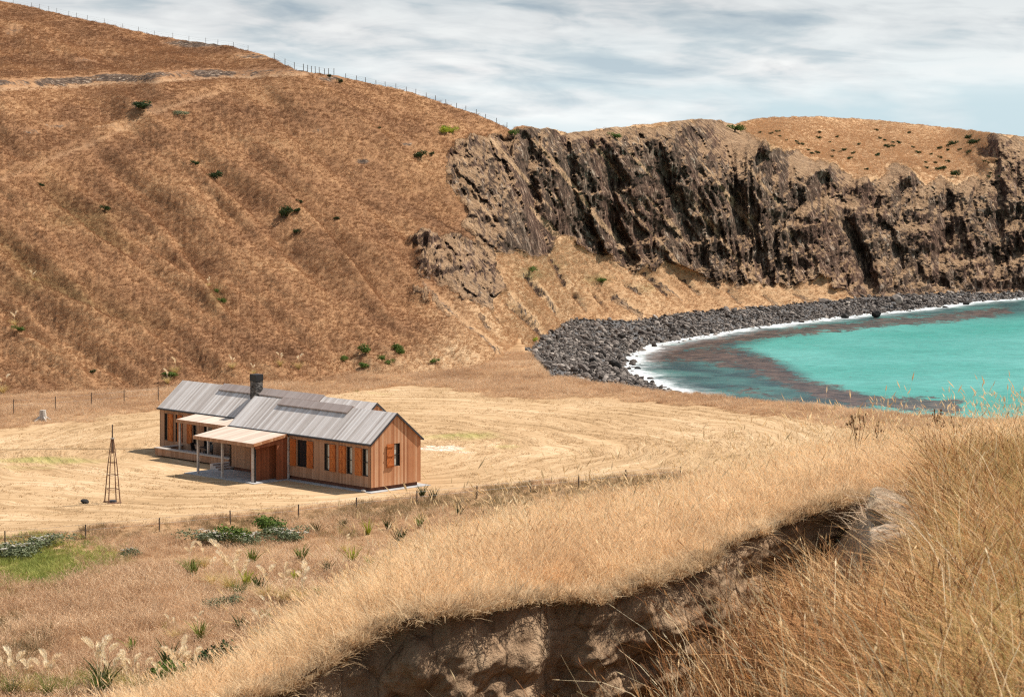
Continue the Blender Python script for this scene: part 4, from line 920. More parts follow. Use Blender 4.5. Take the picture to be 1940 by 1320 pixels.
# --- roofs
def gable_roof(x0, y0, y1, xcut=None):
    sl = (RG-EV)/(W/2); th = 0.09; xa, xm, xb = x0-OVH, x0+W/2, x0+W+OVH; ze = EV-sl*OVH; m = MB()
    m.hexa([(xa,y0,ze),(xm,y0,RG),(xm,y1,RG),(xa,y1,ze),(xa,y0,ze+th),(xm,y0,RG+th),(xm,y1,RG+th),(xa,y1,ze+th)])
    m.hexa([(xm,y0,RG),(xb,y0,ze),(xb,y1,ze),(xm,y1,RG),(xm,y0,RG+th),(xb,y0,ze+th),(xb,y1,ze+th),(xm,y1,RG+th)])
    r = m.build('roof', M['roof'], house)
    g = MB(); g.box(xa-0.11, xa-0.003, y0, y1, ze-0.04, ze+0.07); g.build('gutter', M['gutter'], r)
    g = MB(); g.box(xb+0.003, xb+0.11, y0, y1, ze-0.04, ze+0.07); g.build('gutter', M['gutter'], r)
    b = MB()
    for s0, s1, za, zb2 in ((xa, xm, ze, RG), (xm, xb, RG, ze)):
        b.hexa([(s0,y0-.03,za-.05),(s1,y0-.03,zb2-.05),(s1,y0-.003,zb2-.05),(s0,y0-.003,za-.05),(s0,y0-.03,za+th+.012),(s1,y0-.03,zb2+th+.012),(s1,y0-.003,zb2+th+.012),(s0,y0-.003,za+th+.012)])
    b.build('barge_board', M['gutter'], r)
    return r
gable_roof(0.0, -0.10, L1+0.12)['label'] = 'silver grey board roof of the front wing'
gable_roof(XR, R0-0.10, R1+0.12)['label'] = 'silver grey board roof of the rear wing'
def monitor(x0, y0, y1, hw=0.56, lift=0.15):
    sl = (RG-EV)/(W/2); xm = x0+W/2; th = 0.07; m = MB(); zt = RG+lift
    for s in (-1, 1):
        xe = xm+s*hw; ze = zt-sl*hw*0.93
        p = [(xe,y0,ze),(xm,y0,zt),(xm,y1,zt),(xe,y1,ze)]
        if s > 0: p = [p[1], p[0], p[3], p[2]]
        m.hexa(p+[(a, b, c+th) for a, b, c in p])
    o = m.build('ridge_vent', M['monitor'], house)
    q = MB(); q.box(xm-hw+.12, xm-hw+.16, y0+.08, y1-.08, RG-sl*hw+.05, zt-sl*hw*0.93+0.10); q.box(xm+hw-.16, xm+hw-.12, y0+.08, y1-.08, RG-sl*hw+.05, zt-sl*hw*0.93+0.10); q.build('vent_side', M['steel'], o)
monitor(0.0, 4.4, 11.9); monitor(XR, 11.2, 22.7)
# --- chimney
ch = MB().box(XR+1.42, XR+2.08, 17.92, 18.58, 3.9, 5.78).build('chimney', M['chimney'], house)
c = MB(); c.box(XR+1.39, XR+2.11, 17.89, 18.61, 5.78, 6.26); c.build('chimney_cap', M['steel'], ch)
# --- front canopy over the entrance
def canopy(x0, x1, y0, y1, z0, z1, mat, posts, label):
    m = MB(); th = 0.06
    m.hexa([(x0,y0,z0),(x1,y0,z1),(x1,y1,z1),(x0,y1,z0),(x0,y0,z0+th),(x1,y0,z1+th),(x1,y1,z1+th),(x0,y1,z0+th)])
    o = m.build('verandah_roof', M[mat], house, label)
    b = MB(); b.box(x0-.05, x0-.003, y0-.02, y1+.02, z0-.17, z0+th+.01); b.build('fascia', M['wall_grey'], o)
    b = MB(); b.hexa([(x0,y0-.05,z0-.14),(x1,y0-.05,z1-.14),(x1,y0-.003,z1-.14),(x0,y0-.003,z0-.14),(x0,y0-.05,z0+th+.01),(x1,y0-.05,z1+th+.01),(x1,y0-.003,z1+th+.01),(x0,y0-.003,z0+th+.01)]); b.build('fascia', M['wall_cedar'], o)
    for (x, y, zb) in posts: MB().box(x-.07, x+.07, y-.07, y+.07, zb, z0-.003+(z1-z0)*max(0, (x-x0)/(x1-x0))).build('post', M['post'], house)
canopy(-3.15, -0.13, 8.55, 15.2, 2.66, 3.10, 'roof_new', [(-2.95,8.85,0.0),(-2.95,12.2,0.0),(-2.95,15.3-.35,0.0)], 'pale timber canopy over the entrance slab')
canopy(1.15, XR-0.13, 15.35, 22.9, 2.82, 3.08, 'roof_new', [(1.32,22.7,ZB),(1.32,19.3,ZB)], 'pale timber canopy over the rear deck')
# end screen of the entrance canopy: full-height boards near the house, head strip out to the post, recessed red store beyond
e = MB(); e.hexa([(-1.0,8.62,0.02),(-.02,8.62,0.02),(-.02,8.70,0.02),(-1.0,8.70,0.02),(-1.0,8.62,2.93),(-.02,8.62,3.05),(-.02,8.70,3.05),(-1.0,8.70,2.93)])
e.hexa([(-2.87,8.62,2.34),(-1.003,8.62,2.50),(-1.003,8.70,2.50),(-2.87,8.70,2.34),(-2.87,8.62,2.67),(-1.003,8.62,2.93),(-1.003,8.70,2.93),(-2.87,8.70,2.67)])
e.build('end_screen', M['red_boards'], house)
MB().box(-2.70, -0.03, 9.3, 9.38, 0.02, 2.66).build('store_wall', M['red_boards'], house)
MB().box(-.14, -.03, 8.46, 8.56, 0.02, 2.95).build('downpipe', M['post'], house)
MB().box(-2.88, -2.76, 8.72, 8.80, 0.0, 2.5).build('downpipe', M['steel'], house)
MB().box(-3.3, 0.15, 8.3, 16.1, -0.2, 0.05).build('entrance_slab', M['concrete'], house)
# recessed entry between the wings: door and steps
MB().box(0.05, 0.12, 15.14, 15.2, ZB, 2.9).build('door_jamb', M['frame'], house)
# steps rise from the slab to the deck along y
for i in range(3):
    MB().box(-0.95+0.0*i, 0.75, 16.12-0.0+0.32*i-0.9, 16.12+0.32*(i+1)-0.9, 0.052, 0.052+0.13*(i+1)).build('step', M['deck'], house)
# --- deck
MB().box(0.95, XR-0.02, 15.25, 25.0, ZB-0.05, ZB+0.02).build('deck', M['deck'], house)
MB().box(0.78, 0.92, 16.2, 25.0, 0.10, 0.58).build('deck_wall', M['wall_grey'], house)
MB().box(0.95, XR-0.02, 24.87, 25.0, 0.10, 0.58).build('deck_wall', M['wall_grey'], house)
MB().box(0.72, 1.16, 16.1, 25.06, 0.585, 0.66).build('bench_top', M['post'], house)
MB().box(1.17, XR-0.02, 24.72, 25.06, 0.585, 0.66).build('bench_top', M['post'], house)
MB().box(0.78, 0.94, 16.05, 16.18, 0.0, 0.58).build('deck_wall', M['plinth'], house)
b = MB(); b.box(XR-0.75, XR-0.25, 16.9, 19.2, 0.62, 0.70); b.box(XR-0.24, XR-0.18, 16.9, 19.2, 0.70, 1.15); b.box(XR-0.72, XR-0.64, 16.95, 17.03, ZB, 0.62); b.box(XR-0.72, XR-0.64, 19.07, 19.15, ZB, 0.62); 
bo = b.build('timber_bench', M['wall_grey']); bo.parent = None
bo.matrix_world = house.matrix_basis.copy(); tag(bo, 'low timber bench against the wall under the rear deck canopy', 'bench')

def house_pt(x, y, z):
    k = math.sqrt(0.5); return (HOUSE_C[0]+k*(x-y), HOUSE_C[1]+k*(x+y), z)
def deck_chair(x, y, rz, label):
    o = empty('deck_chair', house_pt(x, y, ZB+.02), math.radians(45)+rz); tag(o, label, 'chair', 'chairs on the deck')
    MB().box(-.26,.26,-.26,.26,.40,.45).build('seat', M['steel'], o)
    MB().hexa([(-.26,.24,.45),(.26,.24,.45),(.26,.28,.45),(-.26,.28,.45),(-.26,.34,.92),(.26,.34,.92),(.26,.38,.92),(-.26,.38,.92)]).build('backrest', M['steel'], o)
    for sx in (-.24,.20):
        for sy in (-.24,.20): MB().box(sx, sx+.04, sy, sy+.04, 0, .40).build('leg', M['steel'], o)
deck_chair(1.75, 21.3, 0.4, 'dark chair on the deck, the farther from the steps'); deck_chair(1.7, 19.9, -1.9, 'dark chair on the deck, the nearer to the steps')
tb = empty('deck_table', house_pt(2.1, 20.6, ZB+.02), math.radians(45)); tag(tb, 'small dark outdoor table between the deck chairs', 'table')
MB().box(-.4,.4,-.4,.4,.62,.66).build('tabletop', M['steel'], tb)
for sx in (-.36,.31):
    for sy in (-.36,.31): MB().box(sx, sx+.05, sy, sy+.05, 0, .62).build('leg', M['steel'], tb)
# gravel strip round the near corner
gvl = MB(); gvl.box(-0.45, W+0.5, -0.5, 8.2, -0.1, 0.035); o = gvl.build('gravel_path', M['concrete']); o.matrix_world = house.matrix_basis.copy(); o['kind'] = 'structure'
def small_rock(nm, px, py, s, mat, label, cat='stone', zoff=0.0, seed=5, grp=None):
    p = valley_pt(px, py); o = link(nm, rock_mesh(nm, M[mat], seed, 2, (1.2, 1, .8))); o.location = (p[0], p[1], p[2]+s*0.2+zoff); o.scale = (s, s, s); tag(o, label, cat, grp); return o
small_rock('white_stone', 572, 909.5, 0.35, 'white_wood', 'white stone on the gravel below the shuttered pair window', seed=6)
small_rock('white_stone', 688, 932.5, 0.35, 'white_wood', 'white stone on the gravel at the near corner of the house', seed=8)

# ------------------------------------------------------------------ mast, stump, fences
def build_mast():
    p = valley_pt(213, 952); o = empty('timber_mast', p, 0.5); tag(o, 'slender four legged timber mast standing alone on the mown field', 'mast')
    for i, (sx, sy) in enumerate(((-1,-1),(1,-1),(1,1),(-1,1))):
        MB().tube([(sx*.40, sy*.40, -0.1), (sx*.24, sy*.24, 2.3), (sx*.055, sy*.055, 4.15)], 0.040, 0.026, 6).build('leg', M['rust'], o)
    MB().tube([(0,0,3.2),(0,0,5.05)], 0.055, 0.040, 7).build('pole', M['fence_wood'], o)
    MB().box(-.10,.10,-.10,.10,4.12,4.20).build('cap', M['white_wood'], o)
    for z in (0.9, 1.8, 2.6, 3.3):
        r = 0.40-0.345*z/4.15; m = MB()
        for a, b in (((-r,-r),(r,-r)),((r,-r),(r,r)),((r,r),(-r,r)),((-r,r),(-r,-r))): m.tube([(*a, z), (*b, z)], 0.018, n=4)
        m.build('brace', M['rust'], o)
    m = MB(); m.tube([(-.45,-.45,0.04),(.45,-.45,0.04)], 0.05, n=6); m.tube([(.45,.45,0.04),(-.45,.45,0.04)], 0.05, n=6); m.build('foot_beam', M['rust'], o)
    MB().tube([(0,0,-.05),(0,0,.16)], 0.30, 0.26, 12).build('base_drum', M['gutter'], o)
build_mast()
small_rock('dark_stone', 160, 953, 0.50, 'boulder_black', 'black stone lying on the mown field beside the mast', seed=9)
def build_stump():
    p = valley_pt(81, 796); o = empty('tree_stump', p, 0.3); tag(o, 'bleached white tree stump with splayed roots at the far field edge', 'tree stump')
    MB().tube([(0,0,-.1),(.02,0,.35),(.0,.02,.85)], 0.34, 0.27, 10).build('trunk', M['white_wood'], o, smooth=False)
    for k in range(5):
        a = k*1.3-2.6; MB().tube([(.1*math.cos(a), .1*math.sin(a), .35), (.5*math.cos(a), .5*math.sin(a), .12), (.85*math.cos(a), .85*math.sin(a), -.05)], 0.12, 0.05, 6).build('root', M['white_wood'], o)
build_stump()
def fence(name, pts, hgt, label, rad=0.07, wires=2, mat='fence_wood'):
    o = empty(name, pts[0]); tag(o, label, 'fence'); b = np.array(pts[0])
    for i, p in enumerate(pts):
        q = np.array(p)-b; hh = hgt*random.uniform(0.9, 1.08); lx, ly = random.uniform(-.04, .04), random.uniform(-.04, .04)
        MB().tube([(q[0], q[1], q[2]-0.3), (q[0]+lx, q[1]+ly, q[2]+hh)], rad, rad*0.9, 6).build('post', M[mat], o)
    m = MB()
    for w in range(wires):
        f = 0.9-0.35*w; m.tube([tuple(np.array(p)-b+np.array([0, 0, hgt*f])) for p in pts], 0.006, n=3, cap=False)
    m.build('wire', M['wire'], o); return o
fence('post_and_wire_fence', [valley_pt(x, y) for x, y in ((10,1034),(162,1020),(302,1007),(437,994),(565,982),(675,968),(790,956),(903,944),(1005,934),(1097,924),(1186,915),(1290,906))],
      0.92, 'post and wire fence in the long grass between the house and the near paddock', 0.048)
fence('post_and_wire_fence', [valley_pt(x, y) for x, y in ((26,784),(105,778),(173,772),(235,766),(300,760))], 1.25, 'short row of fence posts at the far left field edge behind the stump', 0.045)
ridge_px = [25,60,76,93,108,130,145,165,198,232,262,292,328,358,390,412,443,470]
fence('ridge_fence', [hill_at(x, np.interp(x, SKY[:, 0], SKY[:, 1])) for x in ridge_px], 0.8, 'fence along the upper ridge of the hill at the left', 0.035, 2)
ridge_px = [520,540,558,576,583,590,598,606,614,622,632]
fence('ridge_fence', [hill_at(x, np.interp(x, SKY[:, 0], SKY[:, 1])) for x in ridge_px], 0.95, 'fence on the skyline where the hill track reaches the ridge', 0.05, 2)
ridge_px = list(range(655, 960, 19))
fence('ridge_fence', [hill_at(x, np.interp(x, SKY[:, 0], SKY[:, 1])) for x in ridge_px], 0.70, 'low fence following the skyline down towards the cliff', 0.045, 2)

# ------------------------------------------------------------------ shrubs
def shrub_mesh(name, mat, seed, n=520, w=0.5, h=0.6, leaf=0.10, lobes=6):
    r = np.random.default_rng(seed); V = []; Fc = []
    cs = [(r.uniform(-.5, .5)*w, r.uniform(-.5, .5)*w, h*r.uniform(.35, .8), r.uniform(.22, .42)*w+0.08) for _ in range(lobes)]
    for i in range(n):
        cx, cy, cz, cr = cs[i % lobes]; d = r.normal(size=3); d /= np.linalg.norm(d); q = cr*r.uniform(0.45, 1.08)
        p = np.array([cx, cy, cz])+d*q*np.array([1, 1, h/w*0.75]); p[2] = max(p[2], 0.02)
        a = r.normal(size=3); a /= np.linalg.norm(a); b = np.cross(a, d+0.3*r.normal(size=3)); b /= np.linalg.norm(b)+1e-6; s = leaf*r.uniform(.6, 1.3); k = len(V)
        V += [p-a*s*.5, p+b*s*.28, p+a*s*.5, p-b*s*.28]; Fc.append((k, k+1, k+2, k+3))
    return mesh_np(name, np.array(V), np.array(Fc), M[mat])
def stem_mesh(h=0.5):
    m = MB()
    for k in range(4):
        a = k*1.6; m.tube([(0,0,-.08),(.06*math.cos(a),.06*math.sin(a),h*.4),(.20*math.cos(a),.20*math.sin(a),h*.8)], 0.035, 0.012, 5)
    return m.mesh('stem', M['bark'])
SH = {k: [shrub_mesh('foliage', mt, 20+i, **kw) for i in range(3)] for k, mt, kw in (
    ('dark', 'leaf_dark', dict(n=700, w=1.0, h=1.0, leaf=0.15)), ('green', 'leaf_green', dict(n=700, w=1.0, h=1.0, leaf=0.15)),
    ('bright', 'leaf_bright', dict(n=700, w=1.0, h=1.0, leaf=0.15)), ('grey', 'leaf_grey', dict(n=700, w=1.3, h=0.8, leaf=0.12)))}
STEM = stem_mesh(0.8)
def shrub(name, loc, size, kind, label, cat='shrub', group=None, wide=1.0, parts=True, i=[0]):
    i[0] += 1; me = SH[kind][i[0] % 3]
    if parts:
        o = empty(name, loc, i[0]*1.7); o.scale = (size*wide, size*wide, size)
        link('foliage', me, o); link('stem', STEM, o)
    else:
        o = link(name, me); o.location = loc; o.rotation_euler = (0, 0, i[0]*1.7); o.scale = (size*wide, size*wide, size)
    tag(o, label, cat, group); return o
def hp(px, py): p = hill_at(px, py); p[2] -= 0.05; return p
def m_per_px(p): return p[1]/F
for px, py, hpx, kind, wide, lb in ((408,337,20,'dark',1.2,'round black shrub alone on the mid hillside above the rib of grass'),(538,416,26,'dark',.9,'tallest dark shrub on the mid hillside, centre of its small cluster'),
    (563,413,11,'dark',1.1,'small dark shrub just right of the tallest hillside shrub'),(560,446,12,'dark',1.1,'small dark shrub below the tallest hillside shrub'),(566,392,9,'dark',1.1,'small dark shrub above and right of the tallest hillside shrub'),
    (641,416,9,'dark',1.1,'lone dark shrub right of the hillside cluster'),(203,384,13,'dark',1.1,'dark shrub in the deep gully at the left of the hill'),(371,317,10,'dark',1.3,'low dark shrub uphill left of the round black shrub'),
    (118,370,9,'dark',1.4,'dark scrub at the head of the left gully'),(80,334,10,'dark',1.4,'dark scrub by the bend of the lower hill track'),(275,218,16,'dark',2.0,'wide dark scrub patch beside the upper end of the lower track'),
    (338,216,14,'grey',1.5,'olive scrub patch right of the dark patch by the track'),(846,256,17,'bright',.9,'yellow green shrub near the top of the hill, left one of three'),(858,255,15,'bright',.9,'yellow green shrub near the top of the hill, right one of three'),
    (841,246,9,'green',.9,'small green shrub behind the yellow green pair near the hilltop'),(798,303,18,'dark',1.0,'dark green shrub on the grass rim left of the cliff'),(815,299,10,'dark',1.0,'small shrub right of the dark green one on the cliff rim'),
    (718,250,8,'dark',1.0,'tiny dark shrub high on the hill'),(970,258,14,'green',1.2,'green shrub in the notch where the hill meets the cliff'),(642,158,9,'dark',1.2,'dark shrub on the skyline where the track ends'),
    (625,146,7,'dark',1.0,'tiny dark shrub on the skyline beside the track fence'),(1393,250,15,'green',1.6,'green shrub on the dark cliff top where the far hill starts'),(1165,262,12,'green',1.5,'green scrub at the top of the middle cliff'),
    (752,668,22,'green',.9,'green shrub at the hill foot, uppermost of the scattered ones'),(757,674,15,'green',.9,'green shrub touching the uppermost one at the hill foot'),(693,672,18,'green',1.2,'green shrub at the hill foot straight above the rear gable'),
    (688,688,14,'green',1.2,'green shrub just below the one above the rear gable'),(726,683,12,'green',1.0,'small green shrub right of the pair above the rear gable'),(737,694,12,'green',1.2,'lowest small green shrub at the hill foot'),
    (653,672,14,'green',.9,'faint green shrub at the hill foot, leftmost of the scattered ones'),(825,684,11,'green',1.2,'pale green shrub at the hill foot, rightmost of the scattered ones'),(176,705,10,'dark',1.0,'tiny dark shrub at the hill foot left of the roof'),
    (1011,648,11,'bright',1.8,'yellow green shrub at the top of the boulder beach'),(1000,520,14,'green',1.6,'dull green scrub on the slope under the cliff'),(1135,535,10,'green',2.0,'olive scrub on the slope below the middle cliff'),
    (410,550,13,'green',1.1,'green tuft in the fine gully above the roof, upper one'),(418,575,13,'green',1.1,'green tuft in the fine gully above the roof, lower one'),(36,628,13,'green',1.3,'green tuft low on the hill at the far left'),(322,722,14,'green',1.8,'green shrub behind the left end of the house roof')):
    p = hp(px, py); shrub('hill_shrub', p, hpx*m_per_px(p), kind, lb, group='shrubs scattered over the hill' , wide=wide)
spk = [(1115,203),(1140,250),(1155,262),(1210,270),(1250,275),(1205,295),(1170,300),(1190,302),(1300,215),(1515,290),(1575,312),(1420,343),(1350,340),(1463,362),(1447,388),(1510,385),(1395,413),(1385,390),(1450,435),
 (1130,345),(1115,347),(935,320),(912,328),(873,318),(965,368),(980,338),(855,270),(895,243),(865,357),(800,220),(795,250),(730,315),(755,338),(785,338),(705,285),(665,268),(685,283),(610,262),(570,240),(565,218),
 (530,222),(470,222),(1465,313),(1510,320),(1065,430),(1720,385),(1745,390),(1755,440),(1740,458),(1320,305),(1795,460),(1345,330),(1020,290),(1230,268)]
for x, y in spk:
    p = hp(1280+x/2.933, 180+y/2.933); shrub('headland_shrub', p, random.uniform(4.5, 7)*m_per_px(p), 'dark', 'tiny dark shrub among many dotting the golden headland above the far cliff', group='shrubs dotting the far headland', wide=1.2, parts=False)
for x, y, s, lb in ((1545,285,11,'round dark shrub on the headland left of the topmost clump'),(1632,248,11,'topmost dark shrub of the clump on the far headland'),(1650,280,13,'wide dark shrub at the middle of the headland clump'),(1682,275,10,'dark shrub at the right of the headland clump'),
                    (1630,333,10,'dark shrub below the headland clump'),(1490,428,12,'dark shrub near the edge of the far cliff, left of a taller one'),(1550,465,14,'tall dark shrub at the very edge of the far cliff')):
    p = hp(1280+x/2.933, 180+y/2.933); shrub('headland_shrub', p, s*m_per_px(p), 'dark', lb, group='shrubs dotting the far headland', wide=1.3, parts=False)

# ------------------------------------------------------------------ toetoe, flax, flowering bushes
def arch_leaves(n, h, w, lean, bend, seed, mat, name='leaves'):
    v, f = blades(n, 0.10*h, 0.6*h, h, w, lean, seg=5, bend=bend, seed=seed); return mesh_np(name, v, f, M[mat], True)
def plume_mesh(seed, h=1.9, pl=0.65, lean=0.25):
    r = np.random.default_rng(seed); m = MB(); a = r.uniform(0, 6.28); tip = (math.cos(a)*lean*h, math.sin(a)*lean*h, h)
    mid = (tip[0]*.35, tip[1]*.35, h*.62); m.tube([(0,0,0.2), mid, tip], 0.010, 0.006, 4)
    V = [np.array(v) for v in m.v]; Fc = [f for f in m.f if len(f) == 4]
    d = np.array([tip[0]-mid[0], tip[1]-mid[1], tip[2]-mid[2]]); d /= np.linalg.norm(d); d2 = d+np.array([math.cos(a)*.5, math.sin(a)*.5, -0.35])
    for i in range(240):
        t = r.uniform(0, 1); c = np.array(tip)+(d*t+(d2-d)*t*t*0.9)*pl; rad = 0.11*math.sin(math.pi*(0.12+0.8*t))+0.015
        q = r.normal(size=3); q /= np.linalg.norm(q); s = c+q*rad; e = s+(d+q*0.5)*0.10; o = np.cross(d, q)*0.016; k = len(V)
        V += [s-o, s+o, e+o*.4, e-o*.4]; Fc.append((k, k+1, k+2, k+3))
    return mesh_np('plume', np.array(V), np.array([f for f in Fc]), M['plume'], True)
PL = [plume_mesh(i, 1.6+0.12*i, 0.62, 0.05+0.03*i) for i in range(7)]
TL = [arch_leaves(90, 1.5, 0.035, 0.45, 0.9, 60+i, mt) for i, mt in enumerate(('green_leaf', 'leaf_green', 'leaf_dark'))] if False else None
M['strap'] = mat_blades('strap_leaves', [(0.10,0.12,0.025), (0.22,0.23,0.06), (0.48,0.38,0.16)], 0.8, 0.3, 0.6)
M['straw_leaf'] = mat_blades('straw_leaves', [(0.42,0.30,0.10), (0.62,0.46,0.19), (0.74,0.58,0.28)], 0.8, 0.3, 0.5)
TL = [arch_leaves(110, 1.35, 0.035, 0.42, 0.9, 60+i, mt) for i, mt in enumerate(('strap', 'straw_leaf', 'leaf_green'))]
def toetoe(p, s, n, label, leaf=0, rz=0.0):
    o = empty('toetoe', p, rz, s*0.85); tag(o, label, 'tussock plant', 'plumed toetoe plants')
    link('leaves', TL[leaf], o)
    for k in range(n):
        c = link('plume', PL[(k*3+int(rz*5)) % 7], o); c.rotation_euler = (0, 0, rz+k*0.9); c.location = (0.12*math.cos(k*2.1), 0.12*math.sin(k*2.1), 0); q = 0.75+0.05*((k*7) % 6); c.scale = (q, q, q)
    return o
for px, py, s, n, lf, lb in ((22,1322,1.0,6,0,'toetoe with cream plumes in the bottom left corner, nearest the frame edge'),(52,1318,.85,4,1,'toetoe beside the corner one, second from the left edge'),(90,1322,.95,6,0,'toetoe third from the left edge with upright pale plumes'),
    (190,1316,1.25,7,2,'largest dense toetoe with white plumes at the lower left'),(212,1310,.95,4,1,'toetoe behind the largest one, plumes leaning right'),(244,1316,.95,5,1,'toetoe with buff plumes right of the largest one'),(262,1318,.85,3,0,'thin toetoe just left of the round buff crown'),
    (338,1318,1.1,7,1,'toetoe with round buff crown of plumes, lower centre left'),(362,1314,1.0,5,0,'toetoe touching the right of the round buff crown'),(300,1312,.8,2,2,'dark leaved toetoe with few plumes between two buff ones'),
    (358,1084,.9,3,0,'small toetoe below the flowering bushes, left one'),(386,1080,.85,2,1,'small toetoe below the flowering bushes, right one'),(400,1110,.85,2,1,'low toetoe left of the leaning buff plumes'),
    (435,1122,1.15,7,1,'toetoe with many leaning buff plumes in the middle of the paddock'),(452,1132,1.0,5,2,'toetoe just right of the leaning buff plumes'),(505,1140,1.0,4,1,'toetoe at the left of a row of three in the paddock'),
    (538,1146,1.0,4,1,'toetoe in the middle of a row of three in the paddock'),(572,1146,1.05,5,1,'whitest toetoe at the right of a row of three in the paddock'),(505,1178,.7,2,2,'small toetoe below the row of three'),(655,1050,.7,2,1,'small pale toetoe near the bright green flax'),
    (330,1215,.7,2,1,'short toetoe in the open middle of the near paddock'),(372,1205,.7,2,1,'short toetoe right of another in the open near paddock'),(495,1218,.9,3,2,'toetoe close under the knoll edge')):
    toetoe(valley_pt(px, py), s, n, lb, lf, (px*0.37) % 6.28)
for px, py, s, lb in ((333,716,.9,'far toetoe at the hill foot behind the left roof end'),(318,728,.8,'far toetoe with buff plumes hugging the left roof end'),(440,706,.8,'far toetoe at the hill foot left of the chimney'),(530,703,.8,'far toetoe at the hill foot right of the chimney'),
                      (566,702,.9,'far pale toetoe at the hill foot above the roof vent'),(6,752,1.0,'far toetoe at the left edge of the photo by the hill foot'),(64,515,.7,'toetoe high in the big gully at the far left'),(28,608,.9,'toetoe on the lower hill at the far left'),(395,548,.6,'toetoe beside the green tufts of the fine gully'),(480,712,.6,'far toetoe directly behind the chimney')):
    toetoe(hp(px, py), s, 3, lb, 1, (px*0.41) % 6.28)
M['flax_dark'] = mat_blades('dark_flax', [(0.045,0.055,0.02), (0.09,0.10,0.03)], 1.5, 0.15, 0.3); M['flax_bright'] = mat_blades('bright_flax', [(0.26,0.29,0.03), (0.42,0.42,0.06)], 1.5, 0.3, 0.3); M['flax_green'] = mat_blades('green_flax', [(0.12,0.15,0.03), (0.22,0.25,0.05)], 1.5, 0.25, 0.3)
FX = {k: arch_leaves(34, 1.0, 0.075, 0.28, 0.35, 80+i, 'flax_'+k) for i, k in enumerate(('dark', 'bright', 'green'))}
for px, py, s, k, lb in ((757,1032,.95,'dark','dark upright flax in the paddock, nearest to the knoll grass'),(737,1074,.8,'dark','dark flax below the upright one'),(768,1076,.7,'dark','thin dark flax at the edge of the knoll grass'),(697,1012,.75,'bright','bright lime flax, farthest of the lime ones'),
    (668,1070,.95,'bright','bright lime flax in the middle paddock'),(570,1068,.9,'green','yellowish flax with a dark stalk in the paddock'),(478,1070,.8,'green','flax right of the small toetoe below the flowering bushes'),(466,1112,.9,'bright','lime flax right of the leaning buff plumes'),
    (366,1094,.8,'green','green flax at the left below the flowering bushes'),(492,1122,.85,'dark','dark flax above the row of three toetoe'),(620,1088,.7,'dark','small dark flax in the open grass'),(990,990,.8,'green','green flax at the rim of the knoll below the fence'),
    (380,1218,.9,'green','dark green flax in the middle of the open near paddock'),(420,1288,1.3,'dark','big black green flax at the foot of the knoll edge'),(320,1275,1.2,'dark','dark flax between the buff toetoe plants'),(195,1310,1.2,'dark','dark flax under the largest toetoe'),
    (590,1190,1.0,'dark','dark flax half hidden by the knoll grass'),(555,1205,1.0,'green','green flax half hidden by the knoll grass'),(800,945,.8,'dark','dark flax just beyond the near corner of the house'),(820,948,.7,'dark','small dark flax right of the one by the house corner'),(795,1000,.7,'green','dull flax below the fence line'),(735,1003,.6,'dark','small dark flax between the lime flax and the fence line'),(600,1010,.6,'dark','small dark flax right of the long flower bed'),(650,1000,.5,'dark','tiny dark flax in the grass under the house wall'),(870,975,.6,'dark','small dark flax right of the dull one below the fence line'),(560,1105,.7,'bright','small lime flax above the row of three toetoe'),
    (700,1075,.6,'bright','small lime flax at the edge of the knoll straw'),(455,1200,.8,'dark','dark flax left of the knoll edge in the open grass'),(525,1225,.8,'green','green flax low against the knoll straw'),(610,1145,.8,'green','green flax right of the whitest toetoe'),(250,1235,.6,'green','faint green flax alone in the lower left grass')):
    o = empty('flax', valley_pt(px, py), px*.7, s*1.35); tag(o, lb, 'flax plant', 'flax plants in the paddock'); link('leaves', FX[k], o)
def flower_mesh(seed):
    r = np.random.default_rng(seed); V = []; Fc = []
    for c in range(9):
        a, q = r.uniform(0, 6.28), .55*math.sqrt(r.uniform()); cx, cy, cz = q*math.cos(a), q*math.sin(a), 0.72-0.25*q+r.uniform(-.04, .06)
        for i in range(14):
            p = np.array([cx, cy, cz])+r.normal(size=3)*np.array([.05,.05,.02]); a1 = r.normal(size=3)*np.array([1,1,.3]); a1 /= np.linalg.norm(a1); b = np.cross(a1, (0,0,1)); k = len(V); s = .035
            V += [p-a1*s, p+b*s, p+a1*s, p-b*s]; Fc.append((k, k+1, k+2, k+3))
    return mesh_np('flowers', np.array(V), np.array(Fc), M['flower'])
FL = [flower_mesh(i) for i in range(3)]
for i, (px, py, s, wd, k, fl, lb) in enumerate(((383,1030,1.15,1.3,'grey',1,'grey green bush with white flower heads, left end of the long bed'),(412,1034,1.15,1.3,'grey',1,'white flowering bush second from the left end of the long bed'),(440,1032,1.15,1.2,'green',1,'white flowering bush in the middle of the long bed'),
    (465,1034,1.15,1.2,'grey',1,'grey bush just left of the dark green dome'),(502,1018,1.5,1.05,'green',0,'dark green domed bush standing above the long flower bed'),(532,1026,1.1,1.3,'grey',1,'white flowering bush just right of the dark green dome'),(562,1026,1.0,1.4,'grey',1,'flowering bush at the right end of the long bed'),
    (12,1056,1.1,1.6,'grey',1,'white flowering bush at the left photo edge'),(45,1054,1.0,1.5,'grey',1,'white flowering bush second from the left photo edge'),(90,1038,1.0,1.6,'grey',1,'white flowering bush behind the green patch'),(246,1054,.7,1.2,'grey',1,'small flowering bush alone in the grass'),
    (415,1276,1.2,1.3,'dark',0,'dark leafy bush at the foot of the knoll edge'),(312,1296,1.1,1.2,'green',0,'green bush among the lower left toetoe'),(440,1150,.9,1.5,'grey',0,'grey leafy bush under the leaning buff plumes'))):
    o = shrub('flowering_bush' if fl else 'leafy_bush', valley_pt(px, py), s, k, lb, 'bush', 'bushes in the near paddock', wd)
    if fl: link('flowers', FL[i % 3], o)
